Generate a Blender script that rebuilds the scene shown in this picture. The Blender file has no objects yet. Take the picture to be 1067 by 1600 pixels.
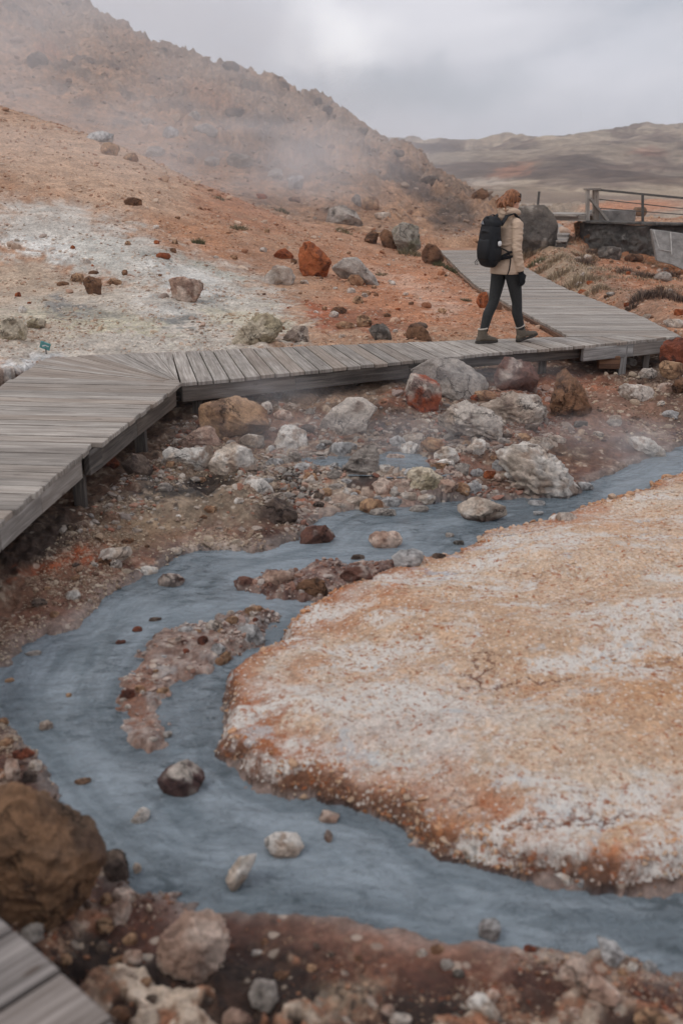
import bpy, bmesh, math, random
import numpy as np
from mathutils import Vector, Matrix
random.seed(7)
RNG = np.random.default_rng(11)
D = bpy.data
SC = bpy.context.scene
COL = SC.collection

# ------------------------------------------------------------------ camera
F, CX, CY, CH = 1556.0, 533.5, 800.0, 1.78          # 35 mm on a 36 mm tall frame, eye height above the decks
TH = math.atan((800 - 280) / F)
cam_d = D.cameras.new('camera'); cam = D.objects.new('camera', cam_d); COL.objects.link(cam)
cam_d.sensor_fit = 'VERTICAL'; cam_d.sensor_height = 36; cam_d.sensor_width = 24; cam_d.lens = 35
cam_d.clip_start = 0.05; cam_d.clip_end = 9000
cam.location = (0, 0, CH); cam.rotation_euler = (math.pi / 2 - TH, 0, 0)
cam_d.dof.use_dof = True; cam_d.dof.focus_distance = 11.2; cam_d.dof.aperture_fstop = 2.0
SC.camera = cam

# ------------------------------------------------------------------ world, sun, exposure
SUN_EL, SUN_AZ = math.radians(52), math.radians(-105)   # azimuth from +Y towards +X: light from the upper left
w = D.worlds.new('World'); SC.world = w; w.use_nodes = True
def build_world():
    nt = w.node_tree; N = nt.nodes; L = nt.links; N.clear()
    out = N.new('ShaderNodeOutputWorld'); bg = N.new('ShaderNodeBackground'); bg.inputs[1].default_value = 0.1
    L.new(bg.outputs[0], out.inputs[0])
    sky = N.new('ShaderNodeTexSky'); sky.sky_type = 'NISHITA'; sky.sun_disc = False
    sky.sun_elevation = SUN_EL; sky.sun_rotation = SUN_AZ; sky.air_density = 1.0; sky.dust_density = 2.0
    tc = N.new('ShaderNodeTexCoord')
    mp = N.new('ShaderNodeMapping'); mp.inputs['Scale'].default_value = (1.0, 1.0, 3.2); L.new(tc.outputs['Generated'], mp.inputs[0])
    nz = N.new('ShaderNodeTexNoise'); nz.inputs['Scale'].default_value = 3.1; nz.inputs['Detail'].default_value = 7; nz.inputs['Roughness'].default_value = .47
    nz.inputs['Distortion'].default_value = .5
    L.new(mp.outputs[0], nz.inputs['Vector'])
    rp = N.new('ShaderNodeValToRGB'); L.new(nz.outputs[0], rp.inputs[0])
    e = rp.color_ramp.elements
    e[0].position = .34; e[0].color = (.395, .415, .465, 1)
    e[1].position = .68; e[1].color = (.60, .595, .635, 1)
    m = e.new(.5); m.color = (.48, .485, .53, 1)
    # bright thin spot and darker bank of cloud
    def blob(px, py, sx, sz):
        d = (np.array([1., 0, 0]) * (px - CX) / F + np.array([0, math.cos(TH), -math.sin(TH)]) + np.array([0, math.sin(TH), math.cos(TH)]) * (CY - py) / F)
        d /= np.linalg.norm(d)
        s = N.new('ShaderNodeVectorMath'); s.operation = 'SUBTRACT'; s.inputs[1].default_value = d; L.new(tc.outputs['Generated'], s.inputs[0])
        wn = N.new('ShaderNodeTexNoise'); wn.inputs['Scale'].default_value = 14; wn.inputs['Detail'].default_value = 4; L.new(tc.outputs['Generated'], wn.inputs['Vector'])
        ws = N.new('ShaderNodeVectorMath'); ws.operation = 'MULTIPLY_ADD'; L.new(wn.outputs['Color'], ws.inputs[0]); ws.inputs[1].default_value = (.09,) * 3
        off = N.new('ShaderNodeVectorMath'); off.operation = 'SUBTRACT'; L.new(s.outputs[0], ws.inputs[2]); L.new(ws.outputs[0], off.inputs[0]); off.inputs[1].default_value = (.045,) * 3
        sc = N.new('ShaderNodeVectorMath'); sc.operation = 'MULTIPLY'; sc.inputs[1].default_value = (1 / sx, 1 / sx, 1 / sz); L.new(off.outputs[0], sc.inputs[0])
        ln = N.new('ShaderNodeVectorMath'); ln.operation = 'LENGTH'; L.new(sc.outputs[0], ln.inputs[0])
        mr = N.new('ShaderNodeMapRange'); mr.interpolation_type = 'SMOOTHERSTEP'; mr.inputs[1].default_value = 1; mr.inputs[2].default_value = 0
        L.new(ln.outputs['Value'], mr.inputs[0]); return mr.outputs[0]
    cur = rp.outputs[0]
    for (px, py, sx, sz, c, st) in ((530, 62, .085, .05, (.78, .77, .79), .95), (640, 138, .19, .035, (.37, .39, .43), .85),
                                    (330, 40, .13, .06, (.42, .43, .475), .6), (950, 120, .16, .05, (.60, .60, .65), .5)):
        mx = N.new('ShaderNodeMix'); mx.data_type = 'RGBA'; ml = N.new('ShaderNodeMath'); ml.operation = 'MULTIPLY'; ml.inputs[1].default_value = st
        L.new(blob(px, py, sx, sz), ml.inputs[0]); L.new(ml.outputs[0], mx.inputs[0]); L.new(cur, mx.inputs[6]); mx.inputs[7].default_value = (*c, 1); cur = mx.outputs[2]
    # an overcast sky is brighter overhead than at the horizon
    sep = N.new('ShaderNodeSeparateXYZ'); L.new(tc.outputs['Generated'], sep.inputs[0])
    zr = N.new('ShaderNodeMapRange'); zr.inputs[1].default_value = .15; zr.inputs[2].default_value = .85; zr.inputs[3].default_value = SKY_LO; zr.inputs[4].default_value = SKY_HI
    bk = N.new('ShaderNodeMath'); bk.operation = 'MULTIPLY_ADD'; bk.inputs[1].default_value = -.42; L.new(sep.outputs[1], bk.inputs[0]); zm = N.new('ShaderNodeMath'); zm.operation = 'MAXIMUM'; zm.inputs[1].default_value = 0  # sky behind the camera is brightened too, added as front fill
    L.new(sep.outputs[2], zm.inputs[0]); bm = N.new('ShaderNodeMath'); bm.operation = 'MAXIMUM'; bm.inputs[1].default_value = 0; bk.inputs[2].default_value = 0; L.new(bk.outputs[0], bm.inputs[0]); ad = N.new('ShaderNodeMath'); ad.operation = 'ADD'
    L.new(zm.outputs[0], ad.inputs[0]); L.new(bm.outputs[0], ad.inputs[1]); L.new(ad.outputs[0], zr.inputs[0])
    sm = N.new('ShaderNodeVectorMath'); sm.operation = 'SCALE'; L.new(cur, sm.inputs[0]); L.new(zr.outputs[0], sm.inputs['Scale'])
    mx = N.new('ShaderNodeMix'); mx.data_type = 'RGBA'; mx.inputs[0].default_value = .93
    L.new(sky.outputs[0], mx.inputs[6]); L.new(sm.outputs[0], mx.inputs[7]); L.new(mx.outputs[2], bg.inputs[0])
SKY_LO, SKY_HI = 14.6, 20.5
build_world()
sl = D.lights.new('sun', 'SUN'); sl.energy = .9; sl.angle = math.radians(14); sl.color = (1, .95, .88)
sun = D.objects.new('sun', sl); COL.objects.link(sun)
sd_ = Vector((math.sin(SUN_AZ) * math.cos(SUN_EL), math.cos(SUN_AZ) * math.cos(SUN_EL), math.sin(SUN_EL)))
sun.rotation_euler = sd_.to_track_quat('Z', 'Y').to_euler(); sun.location = (0, 0, 20)
vs = SC.view_settings; vs.view_transform = 'Standard'; vs.look = 'None'; vs.gamma = 1; vs.exposure = -0.12
cy = SC.cycles
cy.use_denoising = True; cy.max_bounces = 6; cy.diffuse_bounces = 3; cy.glossy_bounces = 2; cy.transmission_bounces = 2
cy.volume_bounces = 3; cy.volume_step_rate = 1.0; cy.volume_max_steps = 96; cy.transparent_max_bounces = 8
cy.use_adaptive_sampling = True; cy.adaptive_threshold = .02

# ------------------------------------------------------------------ camera geometry (pixels of the photograph to points of the place)
FWV = np.array([0, math.cos(TH), -math.sin(TH)]); UPV = np.array([0, math.sin(TH), math.cos(TH)]); RTV = np.array([1., 0, 0]); CAM = np.array([0, 0, CH])
def ray(px, py):
    px = np.asarray(px, float); py = np.asarray(py, float)
    return FWV + RTV * ((px - CX) / F)[..., None] + UPV * ((CY - py) / F)[..., None]
def atZ(px, py, z=0.0):
    r = ray(px, py); t = (z - CH) / r[..., 2]; return CAM + r * np.asarray(t)[..., None]
def atY(px, py, Y):
    r = ray(px, py); t = Y / r[..., 1]; return CAM + r * np.asarray(t)[..., None]
def project(P):
    q = P - CAM; d = q @ FWV; d = np.where(np.abs(d) < 1e-3, 1e-3, d)
    return CX + F * q[..., 0] / d, CY - F * (q @ UPV) / d, d
def S(r, g, b, k=1.0):
    f = lambda c: (c / 255 / 12.92 if c / 255 <= .04045 else ((c / 255 + .055) / 1.055) ** 2.4) * k
    return np.array([f(r), f(g), f(b)])

# ------------------------------------------------------------------ noise
def _h(ix, iy, iz, s):
    n = (ix * 374761393 + iy * 668265263 + iz * 1274126177 + s * 974634777) & 0xffffffff
    n = ((n ^ (n >> 13)) * 1274126177) & 0xffffffff
    n = ((n ^ (n >> 16)) * 2246822519) & 0xffffffff
    return ((n ^ (n >> 15)) & 0xffff) / 65535.0
def vnoise2(x, y, s=0):
    ix = np.floor(x).astype(np.int64); iy = np.floor(y).astype(np.int64); fx = x - ix; fy = y - iy
    fx = fx * fx * fx * (fx * (fx * 6 - 15) + 10); fy = fy * fy * fy * (fy * (fy * 6 - 15) + 10)
    a = _h(ix, iy, 0, s); b = _h(ix + 1, iy, 0, s); c = _h(ix, iy + 1, 0, s); d = _h(ix + 1, iy + 1, 0, s)
    return (a + (b - a) * fx) * (1 - fy) + (c + (d - c) * fx) * fy
def fbm2(x, y, o=4, s=0, g=.5):
    t = 0; a = 1; n = 0
    for k in range(o):
        ca, sa = math.cos(k * 1.1 + .4), math.sin(k * 1.1 + .4)
        t = t + a * (vnoise2((x * ca - y * sa) * 2 ** k + 17.3 * k, (x * sa + y * ca) * 2 ** k - 9.1 * k, s + k) * 2 - 1); n += a; a *= g
    return t / n
def vnoise3(x, y, z, s=0):
    i = [np.floor(v).astype(np.int64) for v in (x, y, z)]; f = [v - np.floor(v) for v in (x, y, z)]
    f = [v * v * (3 - 2 * v) for v in f]; r = 0
    for a in (0, 1):
        for b in (0, 1):
            for c in (0, 1):
                r = r + _h(i[0] + a, i[1] + b, i[2] + c, s) * (f[0] if a else 1 - f[0]) * (f[1] if b else 1 - f[1]) * (f[2] if c else 1 - f[2])
    return r
def fbm3(p, o=4, s=0, g=.5):
    t = 0; a = 1; n = 0
    for k in range(o):
        q = p * 2 ** k + 7.7 * k
        t = t + a * (vnoise3(q[:, 0], q[:, 1], q[:, 2], s + k) * 2 - 1); n += a; a *= g
    return t / n
def sstep(a, b, x):
    t = np.clip((x - a) / (b - a), 0, 1); return t * t * (3 - 2 * t)
def poly_sd(poly, X, Y):
    """signed distance to a polygon: negative inside"""
    P = np.asarray(poly, float); n = len(P); d = np.full(X.shape, 1e9); ins = np.zeros(X.shape, bool)
    for i in range(n):
        a = P[i]; b = P[(i + 1) % n]; e = b - a; L2 = max(e @ e, 1e-12)
        wx = X - a[0]; wy = Y - a[1]; t = np.clip((wx * e[0] + wy * e[1]) / L2, 0, 1)
        d = np.minimum(d, (wx - e[0] * t) ** 2 + (wy - e[1] * t) ** 2)
        if a[1] != b[1]:
            c = ((a[1] > Y) != (b[1] > Y)) & (X < (b[0] - a[0]) * (Y - a[1]) / (b[1] - a[1]) + a[0]); ins ^= c
    d = np.sqrt(d); return np.where(ins, -d, d)

# ------------------------------------------------------------------ object helpers
def tag(o, label=None, cat=None, group=None, kind=None):
    if label: o['label'] = label
    if cat: o['category'] = cat
    if group: o['group'] = group
    if kind: o['kind'] = kind
    return o
def empty(name, loc, label, cat, group=None):
    o = D.objects.new(name, None); COL.objects.link(o); o.location = loc; o.empty_display_size = .2
    return tag(o, label, cat, group)
def np_mesh(name, V, Fc, mat=None, smooth=True, attrs=None, parent=None, loc=None):
    """V (n,3); Fc (m,3) or (m,4) or list of faces"""
    me = D.meshes.new(name); V = np.asarray(V, float)
    if loc is not None: V = V - np.asarray(loc, float)
    me.vertices.add(len(V)); me.vertices.foreach_set('co', np.ascontiguousarray(V, np.float32).ravel())
    if isinstance(Fc, np.ndarray):
        k = Fc.shape[1]; me.loops.add(Fc.size); me.loops.foreach_set('vertex_index', np.ascontiguousarray(Fc, np.int32).ravel())
        me.polygons.add(len(Fc)); me.polygons.foreach_set('loop_start', np.arange(0, Fc.size, k, dtype=np.int32))
    else:
        ls = np.array([len(f) for f in Fc]); me.loops.add(int(ls.sum())); me.loops.foreach_set('vertex_index', np.array([i for f in Fc for i in f], np.int32))
        me.polygons.add(len(Fc)); me.polygons.foreach_set('loop_start', np.concatenate([[0], np.cumsum(ls)[:-1]]).astype(np.int32))
    me.update(calc_edges=True)
    me.polygons.foreach_set('use_smooth', np.full(len(me.polygons), smooth))
    for an, (ty, arr) in (attrs or {}).items():
        at = me.attributes.new(an, ty, 'POINT')
        if ty == 'FLOAT_COLOR':
            a = np.ones((len(V), 4), np.float32); a[:, :3] = arr; at.data.foreach_set('color', a.ravel())
        elif ty == 'FLOAT_VECTOR': at.data.foreach_set('vector', np.asarray(arr, np.float32).ravel())
        else: at.data.foreach_set('value', np.asarray(arr, np.float32).ravel())
    me.validate()
    o = D.objects.new(name, me); COL.objects.link(o)
    if mat: me.materials.append(mat)
    if loc is not None: o.location = [float(c) for c in loc]
    if parent is not None:
        o.parent = parent
        if loc is None: o.location = (0, 0, 0)
    return o

class MB:
    """collects shapes into one mesh; world coordinates, 'pc' carries grain coordinates (along, across, id)"""
    def __init__(s): s.v = []; s.f = []; s.pc = []
    def add(s, V, Fc, pc=None):
        n = len(s.v); s.v += [tuple(map(float, p)) for p in V]; s.f += [tuple(i + n for i in f) for f in Fc]
        s.pc += [tuple(p) for p in (pc if pc is not None else [(0, 0, 0)] * len(V))]
    def beam(s, p, q, wd, ht, up=(0, 0, 1), bev=.006, pid=None):
        p = Vector(p); q = Vector(q); t = (q - p); Ln = t.length; t.normalize(); sd = t.cross(Vector(up)).normalized(); u = sd.cross(t).normalized()
        pid = random.random() * 40 if pid is None else pid; b = min(bev, wd * .3, ht * .3); V = []; pc = []
        for (o, k) in ((0, 0), (b, 1), (Ln - b, 1), (Ln, 0)):
            x = wd / 2 - (b if not k else 0); z = ht / 2 - (b if not k else 0)
            for (a, c) in ((-x, -z + b * .7), (-x + b * .7, -z), (x - b * .7, -z), (x, -z + b * .7), (x, z - b * .7), (x - b * .7, z), (-x + b * .7, z), (-x, z - b * .7)):
                V.append(p + t * o + sd * a + u * c); pc.append((o, a + c * .7, pid))
        Fc = [tuple(range(7, -1, -1)), tuple(range(24, 32))]
        for r in range(3):
            for k in range(8): Fc.append((r * 8 + k, r * 8 + (k + 1) % 8, r * 8 + 8 + (k + 1) % 8, r * 8 + 8 + k))
        s.add(V, Fc, pc)
    def slab(s, quad, z0, z1, pid):
        """plank: quad of 4 xyz-less corners a,b (one end) c,d (other end) going round"""
        q = [Vector((p[0], p[1], 0)) for p in quad]; Ln = (q[3] - q[0]).length; wd = (q[1] - q[0]).length
        c = sum(q, Vector()) / 4; V = []; pc = []; ev = .004
        co = [(0, 0), (0, wd), (Ln, wd), (Ln, 0)]
        for (z, k) in ((z0, 0), (z1 - ev, 0), (z1, 1)):
            for i in range(4):
                p = q[i]
                if k: p = p + (c - p).normalized() * ev * 1.4
                V.append((p.x, p.y, z + quad[i][2] if len(quad[i]) > 2 else z)); pc.append((co[i][0], co[i][1], pid))
        Fc = [(3, 2, 1, 0), (8, 9, 10, 11)]
        for r in range(2):
            for i in range(4): Fc.append((r * 4 + i, r * 4 + (i + 1) % 4, r * 4 + 4 + (i + 1) % 4, r * 4 + 4 + i))
        s.add(V, Fc, pc)
    def tube(s, pts, rad, side=(1, 0, 0), n=14, caps=True, sq=1.0):
        pts = [Vector(p) for p in pts]; m = len(pts); side = Vector(side); V = []; Fc = []
        rad = [(r, r) if not isinstance(r, (tuple, list)) else r for r in rad]
        for i in range(m):
            t = (pts[min(i + 1, m - 1)] - pts[max(i - 1, 0)]).normalized(); a = (side - t * side.dot(t))
            if a.length < 1e-4: a = t.orthogonal()
            a.normalize(); b = t.cross(a)
            for k in range(n):
                th = 2 * math.pi * k / n; c_, s_ = math.cos(th), math.sin(th)
                if sq != 1: c_ = math.copysign(abs(c_) ** sq, c_); s_ = math.copysign(abs(s_) ** sq, s_)
                V.append(pts[i] + a * rad[i][0] * c_ + b * rad[i][1] * s_)
        for i in range(m - 1):
            for k in range(n): Fc.append((i * n + k, i * n + (k + 1) % n, (i + 1) * n + (k + 1) % n, (i + 1) * n + k))
        if caps: Fc += [tuple(range(n - 1, -1, -1)), tuple(range((m - 1) * n, m * n))]
        s.add(V, Fc)
    def ell(s, c, r, ax=None, n=18, m=12, fn=None):
        c = Vector(c); ax = ax or (Vector((1, 0, 0)), Vector((0, 1, 0)), Vector((0, 0, 1))); V = []; Fc = []
        for i in range(m + 1):
            la = -math.pi / 2 + math.pi * i / m
            for k in range(n):
                lo = 2 * math.pi * k / n; d = (math.cos(la) * math.cos(lo), math.cos(la) * math.sin(lo), math.sin(la))
                f = fn(d) if fn else 1.0
                V.append(c + f * (ax[0] * r[0] * d[0] + ax[1] * r[1] * d[1] + ax[2] * r[2] * d[2]))
        for i in range(m):
            for k in range(n): Fc.append((i * n + k, i * n + (k + 1) % n, (i + 1) * n + (k + 1) % n, (i + 1) * n + k))
        s.add(V, Fc)
    def build(s, name, mat, parent=None, smooth=False, remesh=None, smooth_it=0, autosmooth=None):
        base = Vector(parent.matrix_world.translation) if parent is not None else Vector()
        if parent is not None:
            base = Vector((0, 0, 0)); p = parent
            while p is not None: base += Vector(p.location); p = p.parent
        V = np.array(s.v) - np.array(base)
        o = np_mesh(name, V, s.f, mat, smooth, {'pc': ('FLOAT_VECTOR', np.array(s.pc))})
        if remesh:
            md = o.modifiers.new('r', 'REMESH'); md.mode = 'VOXEL'; md.voxel_size = remesh; md.use_smooth_shade = True
            if smooth_it:
                m2 = o.modifiers.new('s', 'SMOOTH'); m2.iterations = smooth_it; m2.factor = .5
            bpy.context.view_layer.update()
            ev = o.evaluated_get(bpy.context.evaluated_depsgraph_get()); me = D.meshes.new_from_object(ev)
            o.modifiers.clear(); old = o.data; o.data = me; D.meshes.remove(old)
            if mat and not me.materials: me.materials.append(mat)
        if parent is not None: o.parent = parent
        return o

# ------------------------------------------------------------------ material helpers
class NT:
    def __init__(s, name):
        s.m = D.materials.new(name); s.m.use_nodes = True; s.n = s.m.node_tree.nodes; s.l = s.m.node_tree.links
        s.b = s.n['Principled BSDF']; s.tc = s.n.new('ShaderNodeTexCoord'); s.b.inputs['Specular IOR Level'].default_value = .3
        s.geo = s.n.new('ShaderNodeNewGeometry')
    def pos(s): return s.geo.outputs['Position']
    def obj(s): return s.tc.outputs['Object']
    def attr(s, a, out='Color'):
        x = s.n.new('ShaderNodeAttribute'); x.attribute_name = a; return x.outputs[out]
    def mapv(s, v, sc, loc=(0, 0, 0)):
        x = s.n.new('ShaderNodeMapping'); x.inputs['Scale'].default_value = sc; x.inputs['Location'].default_value = loc; s.l.new(v, x.inputs[0]); return x.outputs[0]
    def noise(s, v, sc, det=6, ro=.6, dist=0, col=False):
        x = s.n.new('ShaderNodeTexNoise'); x.inputs['Scale'].default_value = sc; x.inputs['Detail'].default_value = det; x.inputs['Roughness'].default_value = ro
        x.inputs['Distortion'].default_value = dist; s.l.new(v, x.inputs['Vector']); return x.outputs['Color' if col else 0]
    def voro(s, v, sc, feat='F1', out='Distance', rnd=1):
        x = s.n.new('ShaderNodeTexVoronoi'); x.feature = feat; x.inputs['Scale'].default_value = sc; x.inputs['Randomness'].default_value = rnd; s.l.new(v, x.inputs['Vector']); return x.outputs[out]
    def mr(s, v, a, b, c=0, d=1, smooth=True):
        x = s.n.new('ShaderNodeMapRange'); x.interpolation_type = 'SMOOTHSTEP' if smooth else 'LINEAR'
        for i, q in enumerate((a, b, c, d)): x.inputs[i + 1].default_value = q
        s.l.new(v, x.inputs[0]); return x.outputs[0]
    def math(s, op, a, b=0):
        x = s.n.new('ShaderNodeMath'); x.operation = op
        for i, q in enumerate((a, b)):
            if isinstance(q, (int, float)): x.inputs[i].default_value = q
            else: s.l.new(q, x.inputs[i])
        return x.outputs[0]
    def scale(s, col, v):
        x = s.n.new('ShaderNodeVectorMath'); x.operation = 'SCALE'; s._in(col, x.inputs[0]); s._in(v, x.inputs['Scale']); return x.outputs[0]
    def _in(s, q, i):
        if hasattr(q, 'links') or hasattr(q, 'is_linked'): s.l.new(q, i)
        elif isinstance(q, (int, float)): i.default_value = q
        else: i.default_value = (*[float(c) for c in q], 1)[:len(i.default_value)]
    def mix(s, f, a, b):
        x = s.n.new('ShaderNodeMix'); x.data_type = 'RGBA'; s._in(f, x.inputs[0]); s._in(a, x.inputs[6]); s._in(b, x.inputs[7]); return x.outputs[2]
    def vadd(s, a, b, k):
        x = s.n.new('ShaderNodeVectorMath'); x.operation = 'MULTIPLY_ADD'; s.l.new(b, x.inputs[0]); x.inputs[1].default_value = (k,) * 3; s.l.new(a, x.inputs[2]); return x.outputs[0]
    def bump(s, h, st, dist, prev=None):
        x = s.n.new('ShaderNodeBump'); x.inputs['Strength'].default_value = st; x.inputs['Distance'].default_value = dist; s.l.new(h, x.inputs['Height'])
        if prev is not None: s.l.new(prev, x.inputs['Normal'])
        return x.outputs[0]
    def fin(s, col=None, rough=None, normal=None):
        if col is not None: s._in(col, s.b.inputs['Base Color'])
        if rough is not None: s._in(rough, s.b.inputs['Roughness'])
        if normal is not None: s.l.new(normal, s.b.inputs['Normal'])
        return s.m
M = {}
def mk_mats():
    # loose soil, gravel and scree
    t = NT('soil'); p = t.pos(); c = t.attr('Col')
    n1 = t.noise(p, 2.3, 7, .68); n2 = t.noise(p, 34, 6, .72); v = t.voro(p, 22, out='Color'); vd = t.voro(p, 22)
    vb = t.voro(p, 7.0, out='Color')
    k = t.math('MULTIPLY', t.mr(n1, .25, .75, .72, 1.28), t.mr(n2, .25, .75, .66, 1.36))
    sep = t.n.new('ShaderNodeSeparateColor'); t.l.new(v, sep.inputs[0])
    k = t.math('MULTIPLY', k, t.mr(sep.outputs[0], 0, 1, .82, 1.2, False))
    col = t.scale(c, k)
    sp = t.math('MULTIPLY', t.mr(sep.outputs[1], .90, .93), t.mr(vd, .55, .3))
    col = t.mix(t.math('MULTIPLY', sp, .45), col, S(205, 190, 172))
    sp2 = t.math('MULTIPLY', t.mr(sep.outputs[2], .90, .93), t.mr(vd, .55, .3))
    col = t.mix(t.math('MULTIPLY', sp2, .5), col, S(80, 58, 46))
    b = t.bump(n2, .55, .02); b = t.bump(t.math('MULTIPLY', vd, t.mr(sep.outputs[0], .35, .8)), .5, .015, b); b = t.bump(n1, .35, .06, b)
    wet = t.attr('Wet', 'Fac'); M['soil'] = t.fin(col, t.mr(wet, 0, 1, .95, .5), b)
    # far ground: broad mottling only
    t = NT('hill_scree'); p = t.pos(); c = t.attr('Col')
    n1 = t.noise(p, .5, 8, .7); n2 = t.noise(p, 4.5, 7, .75); v = t.voro(p, 2.6, out='Color'); vd = t.voro(p, 2.6)
    sep = t.n.new('ShaderNodeSeparateColor'); t.l.new(v, sep.inputs[0])
    k = t.math('MULTIPLY', t.mr(n1, .3, .7, .72, 1.22), t.mr(n2, .28, .72, .6, 1.4)); k = t.math('MULTIPLY', k, t.mr(sep.outputs[0], 0, 1, .84, 1.16, False))
    b = t.bump(n2, .7, .14); b = t.bump(n1, .5, .5, b); M['hill'] = t.fin(t.scale(c, k), .95, b)
    t = NT('moorland'); p = t.pos(); c = t.attr('Col')
    n1 = t.noise(p, .02, 8, .62, .6); n2 = t.noise(p, .12, 8, .7); k = t.math('MULTIPLY', t.mr(n1, .3, .7, .75, 1.25), t.mr(n2, .25, .75, .6, 1.45))
    b = t.bump(n2, .6, 3.0); M['moor'] = t.fin(t.scale(c, k), .95, b)
    # crusted mineral mound
    t = NT('mineral_crust'); p = t.pos(); c = t.attr('Col')
    q = t.vadd(p, t.noise(p, 3, 4, .6, 0, True), .25)
    st = t.mapv(q, (.75, 1.5, 1)); n0 = t.noise(st, 2.2, 6, .62, .4); n1 = t.noise(q, 9, 7, .7); n2 = t.noise(p, 46, 6, .75); n3 = t.noise(q, 19, 5, .65)
    col = t.scale(c, t.math('MULTIPLY', t.mr(n1, .25, .75, .8, 1.2), t.mr(n2, .25, .75, .72, 1.3)))
    col = t.mix(t.math('MULTIPLY', t.mr(n0, .48, .60), t.mr(n3, .32, .52)), col, S(214, 206, 196))
    n5 = t.noise(t.mapv(q, (1, 1, 1), (4, 9, 2)), 5.0, 5, .6); col = t.mix(t.math('MULTIPLY', t.mr(n5, .60, .68), .75), col, S(188, 188, 186))
    n4 = t.noise(t.mapv(q, (1, 1.5, 1), (9, 3, 1)), 2.6, 5, .6)
    spots = t.math('MULTIPLY', t.mr(t.noise(p, 27, 4, .6), .56, .66), t.mr(n4, .36, .54)); col = t.mix(t.math('MULTIPLY', spots, .9), col, S(160, 92, 52))
    pq = t.vadd(p, t.noise(p, 40, 3, .6, 0, True), .03); wf = t.voro(pq, 58, out='Color'); wd_ = t.voro(pq, 58); ws_ = t.n.new('ShaderNodeSeparateColor'); t.l.new(wf, ws_.inputs[0]); col = t.mix(t.math('MULTIPLY', t.math('MULTIPLY', t.mr(ws_.outputs[0], .72, .8), t.mr(wd_, .6, .35)), .7), col, S(222, 212, 200)); col = t.mix(t.math('MULTIPLY', t.math('MULTIPLY', t.mr(ws_.outputs[1], .78, .85), t.mr(wd_, .6, .35)), .6), col, S(150, 104, 74))
    sp3 = t.mr(t.noise(t.mapv(p, (1, 1, 1), (3, 7, 5)), 60, 3, .6), .66, .72); col = t.mix(t.math('MULTIPLY', sp3, .7), col, S(128, 72, 44))
    # drying cracks: long fissures across the slope and fine cells
    cv = t.mapv(t.vadd(p, t.noise(p, 2.2, 6, .7, 0, True), .5), (.36, 1.35, 1))
    ce = t.voro(cv, 2.4, 'DISTANCE_TO_EDGE'); ck = t.math('MULTIPLY', t.mr(ce, .018, .004), t.mr(t.noise(t.mapv(p, (1, 1, 1), (5, 2, 0)), 1.0, 3, .5), .555, .63))
    ce2 = t.voro(t.vadd(p, t.noise(p, 9, 4, .6, 0, True), .12), 8.5, 'DISTANCE_TO_EDGE')
    ck2 = t.math('MULTIPLY', t.mr(ce2, .035, .008), t.mr(t.noise(t.mapv(p, (1, 1, 1), (1, 5, 3)), 1.6, 3, .5), .60, .68))
    ck = t.math('MAXIMUM', ck, t.math('MULTIPLY', ck2, .7)); col = t.mix(t.math('MULTIPLY', ck, .8), col, S(118, 66, 42))
    vg = t.voro(t.vadd(p, t.noise(p, 30, 3, .6, 0, True), .03), 42); b = t.bump(n2, .7, .014); b = t.bump(n1, .6, .035, b); b = t.bump(n3, .6, .025, b); b = t.bump(vg, .6, .012, b); b = t.bump(t.math('SUBTRACT', 1.0, ck), .8, .015, b)
    M['mound'] = t.fin(col, t.mr(t.attr('Wet', 'Fac'), 0, 1, .9, .45), b)
    # rocks
    t = NT('rock'); p = t.pos(); c = t.attr('Col'); n1 = t.noise(p, 7, 8, .7); n2 = t.noise(p, 48, 6, .7); vd = t.voro(p, 38)
    k = t.math('MULTIPLY', t.mr(n1, .25, .75, .74, 1.24), t.mr(n2, .25, .75, .74, 1.26))
    pits = t.math('MULTIPLY', t.mr(vd, .22, .1), t.mr(t.noise(p, 5, 3, .5), .5, .62)); k = t.math('MULTIPLY', k, t.mr(pits, 0, 1, 1, .5))
    cq = t.vadd(p, t.noise(p, 4, 5, .65, 0, True), .35); ce = t.voro(cq, 3.4, 'DISTANCE_TO_EDGE'); crk = t.math('MULTIPLY', t.mr(ce, .03, .006), t.mr(t.noise(t.mapv(p, (1, 1, 1), (2, 6, 1)), 2.6, 3, .5), .47, .58)); k = t.math('MULTIPLY', k, t.mr(crk, 0, 1, 1, .45))
    n5 = t.noise(t.mapv(cq, (1, 1, 2.6)), 13, 6, .7); k = t.math('MULTIPLY', k, t.mr(n5, .3, .7, .86, 1.14))
    b = t.bump(n2, .7, .014); b = t.bump(n1, .8, .06, b); b = t.bump(n5, .7, .035, b); b = t.bump(t.math('SUBTRACT', 1.0, crk), .8, .02, b); b = t.bump(t.math('SUBTRACT', 1.0, pits), .5, .012, b); k = t.math('MULTIPLY', k, 1.14); M['rock'] = t.fin(t.scale(c, k), .88, b)
    t = NT('pebble'); c = t.attr('Col'); n2 = t.noise(t.pos(), 60, 4, .7); M['pebble'] = t.fin(t.scale(c, t.mr(n2, .2, .8, .7, 1.3)), .85, t.bump(n2, .4, .006))
    # milky spring water
    t = NT('milky_water'); p = t.pos(); fl = t.attr('Flow', 'Vector'); q = t.vadd(fl, t.noise(p, 1.6, 4, .55, 0, True), .6)
    n0 = t.noise(q, 1.3, 6, .6, .5); ns = t.noise(t.mapv(q, (1, 1, 2.2), (5, 2, 9)), 2.2, 6, .62, .3)
    n1 = t.noise(t.mapv(p, (1.0, 1.6, 1)), 8, 6, .64, .5); n3 = t.noise(t.mapv(p, (1, 1.6, 1), (3, 1, 0)), 17, 5, .6, .5); n2 = t.noise(t.mapv(p, (1, 1.5, 1)), 38, 4, .6)
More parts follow.
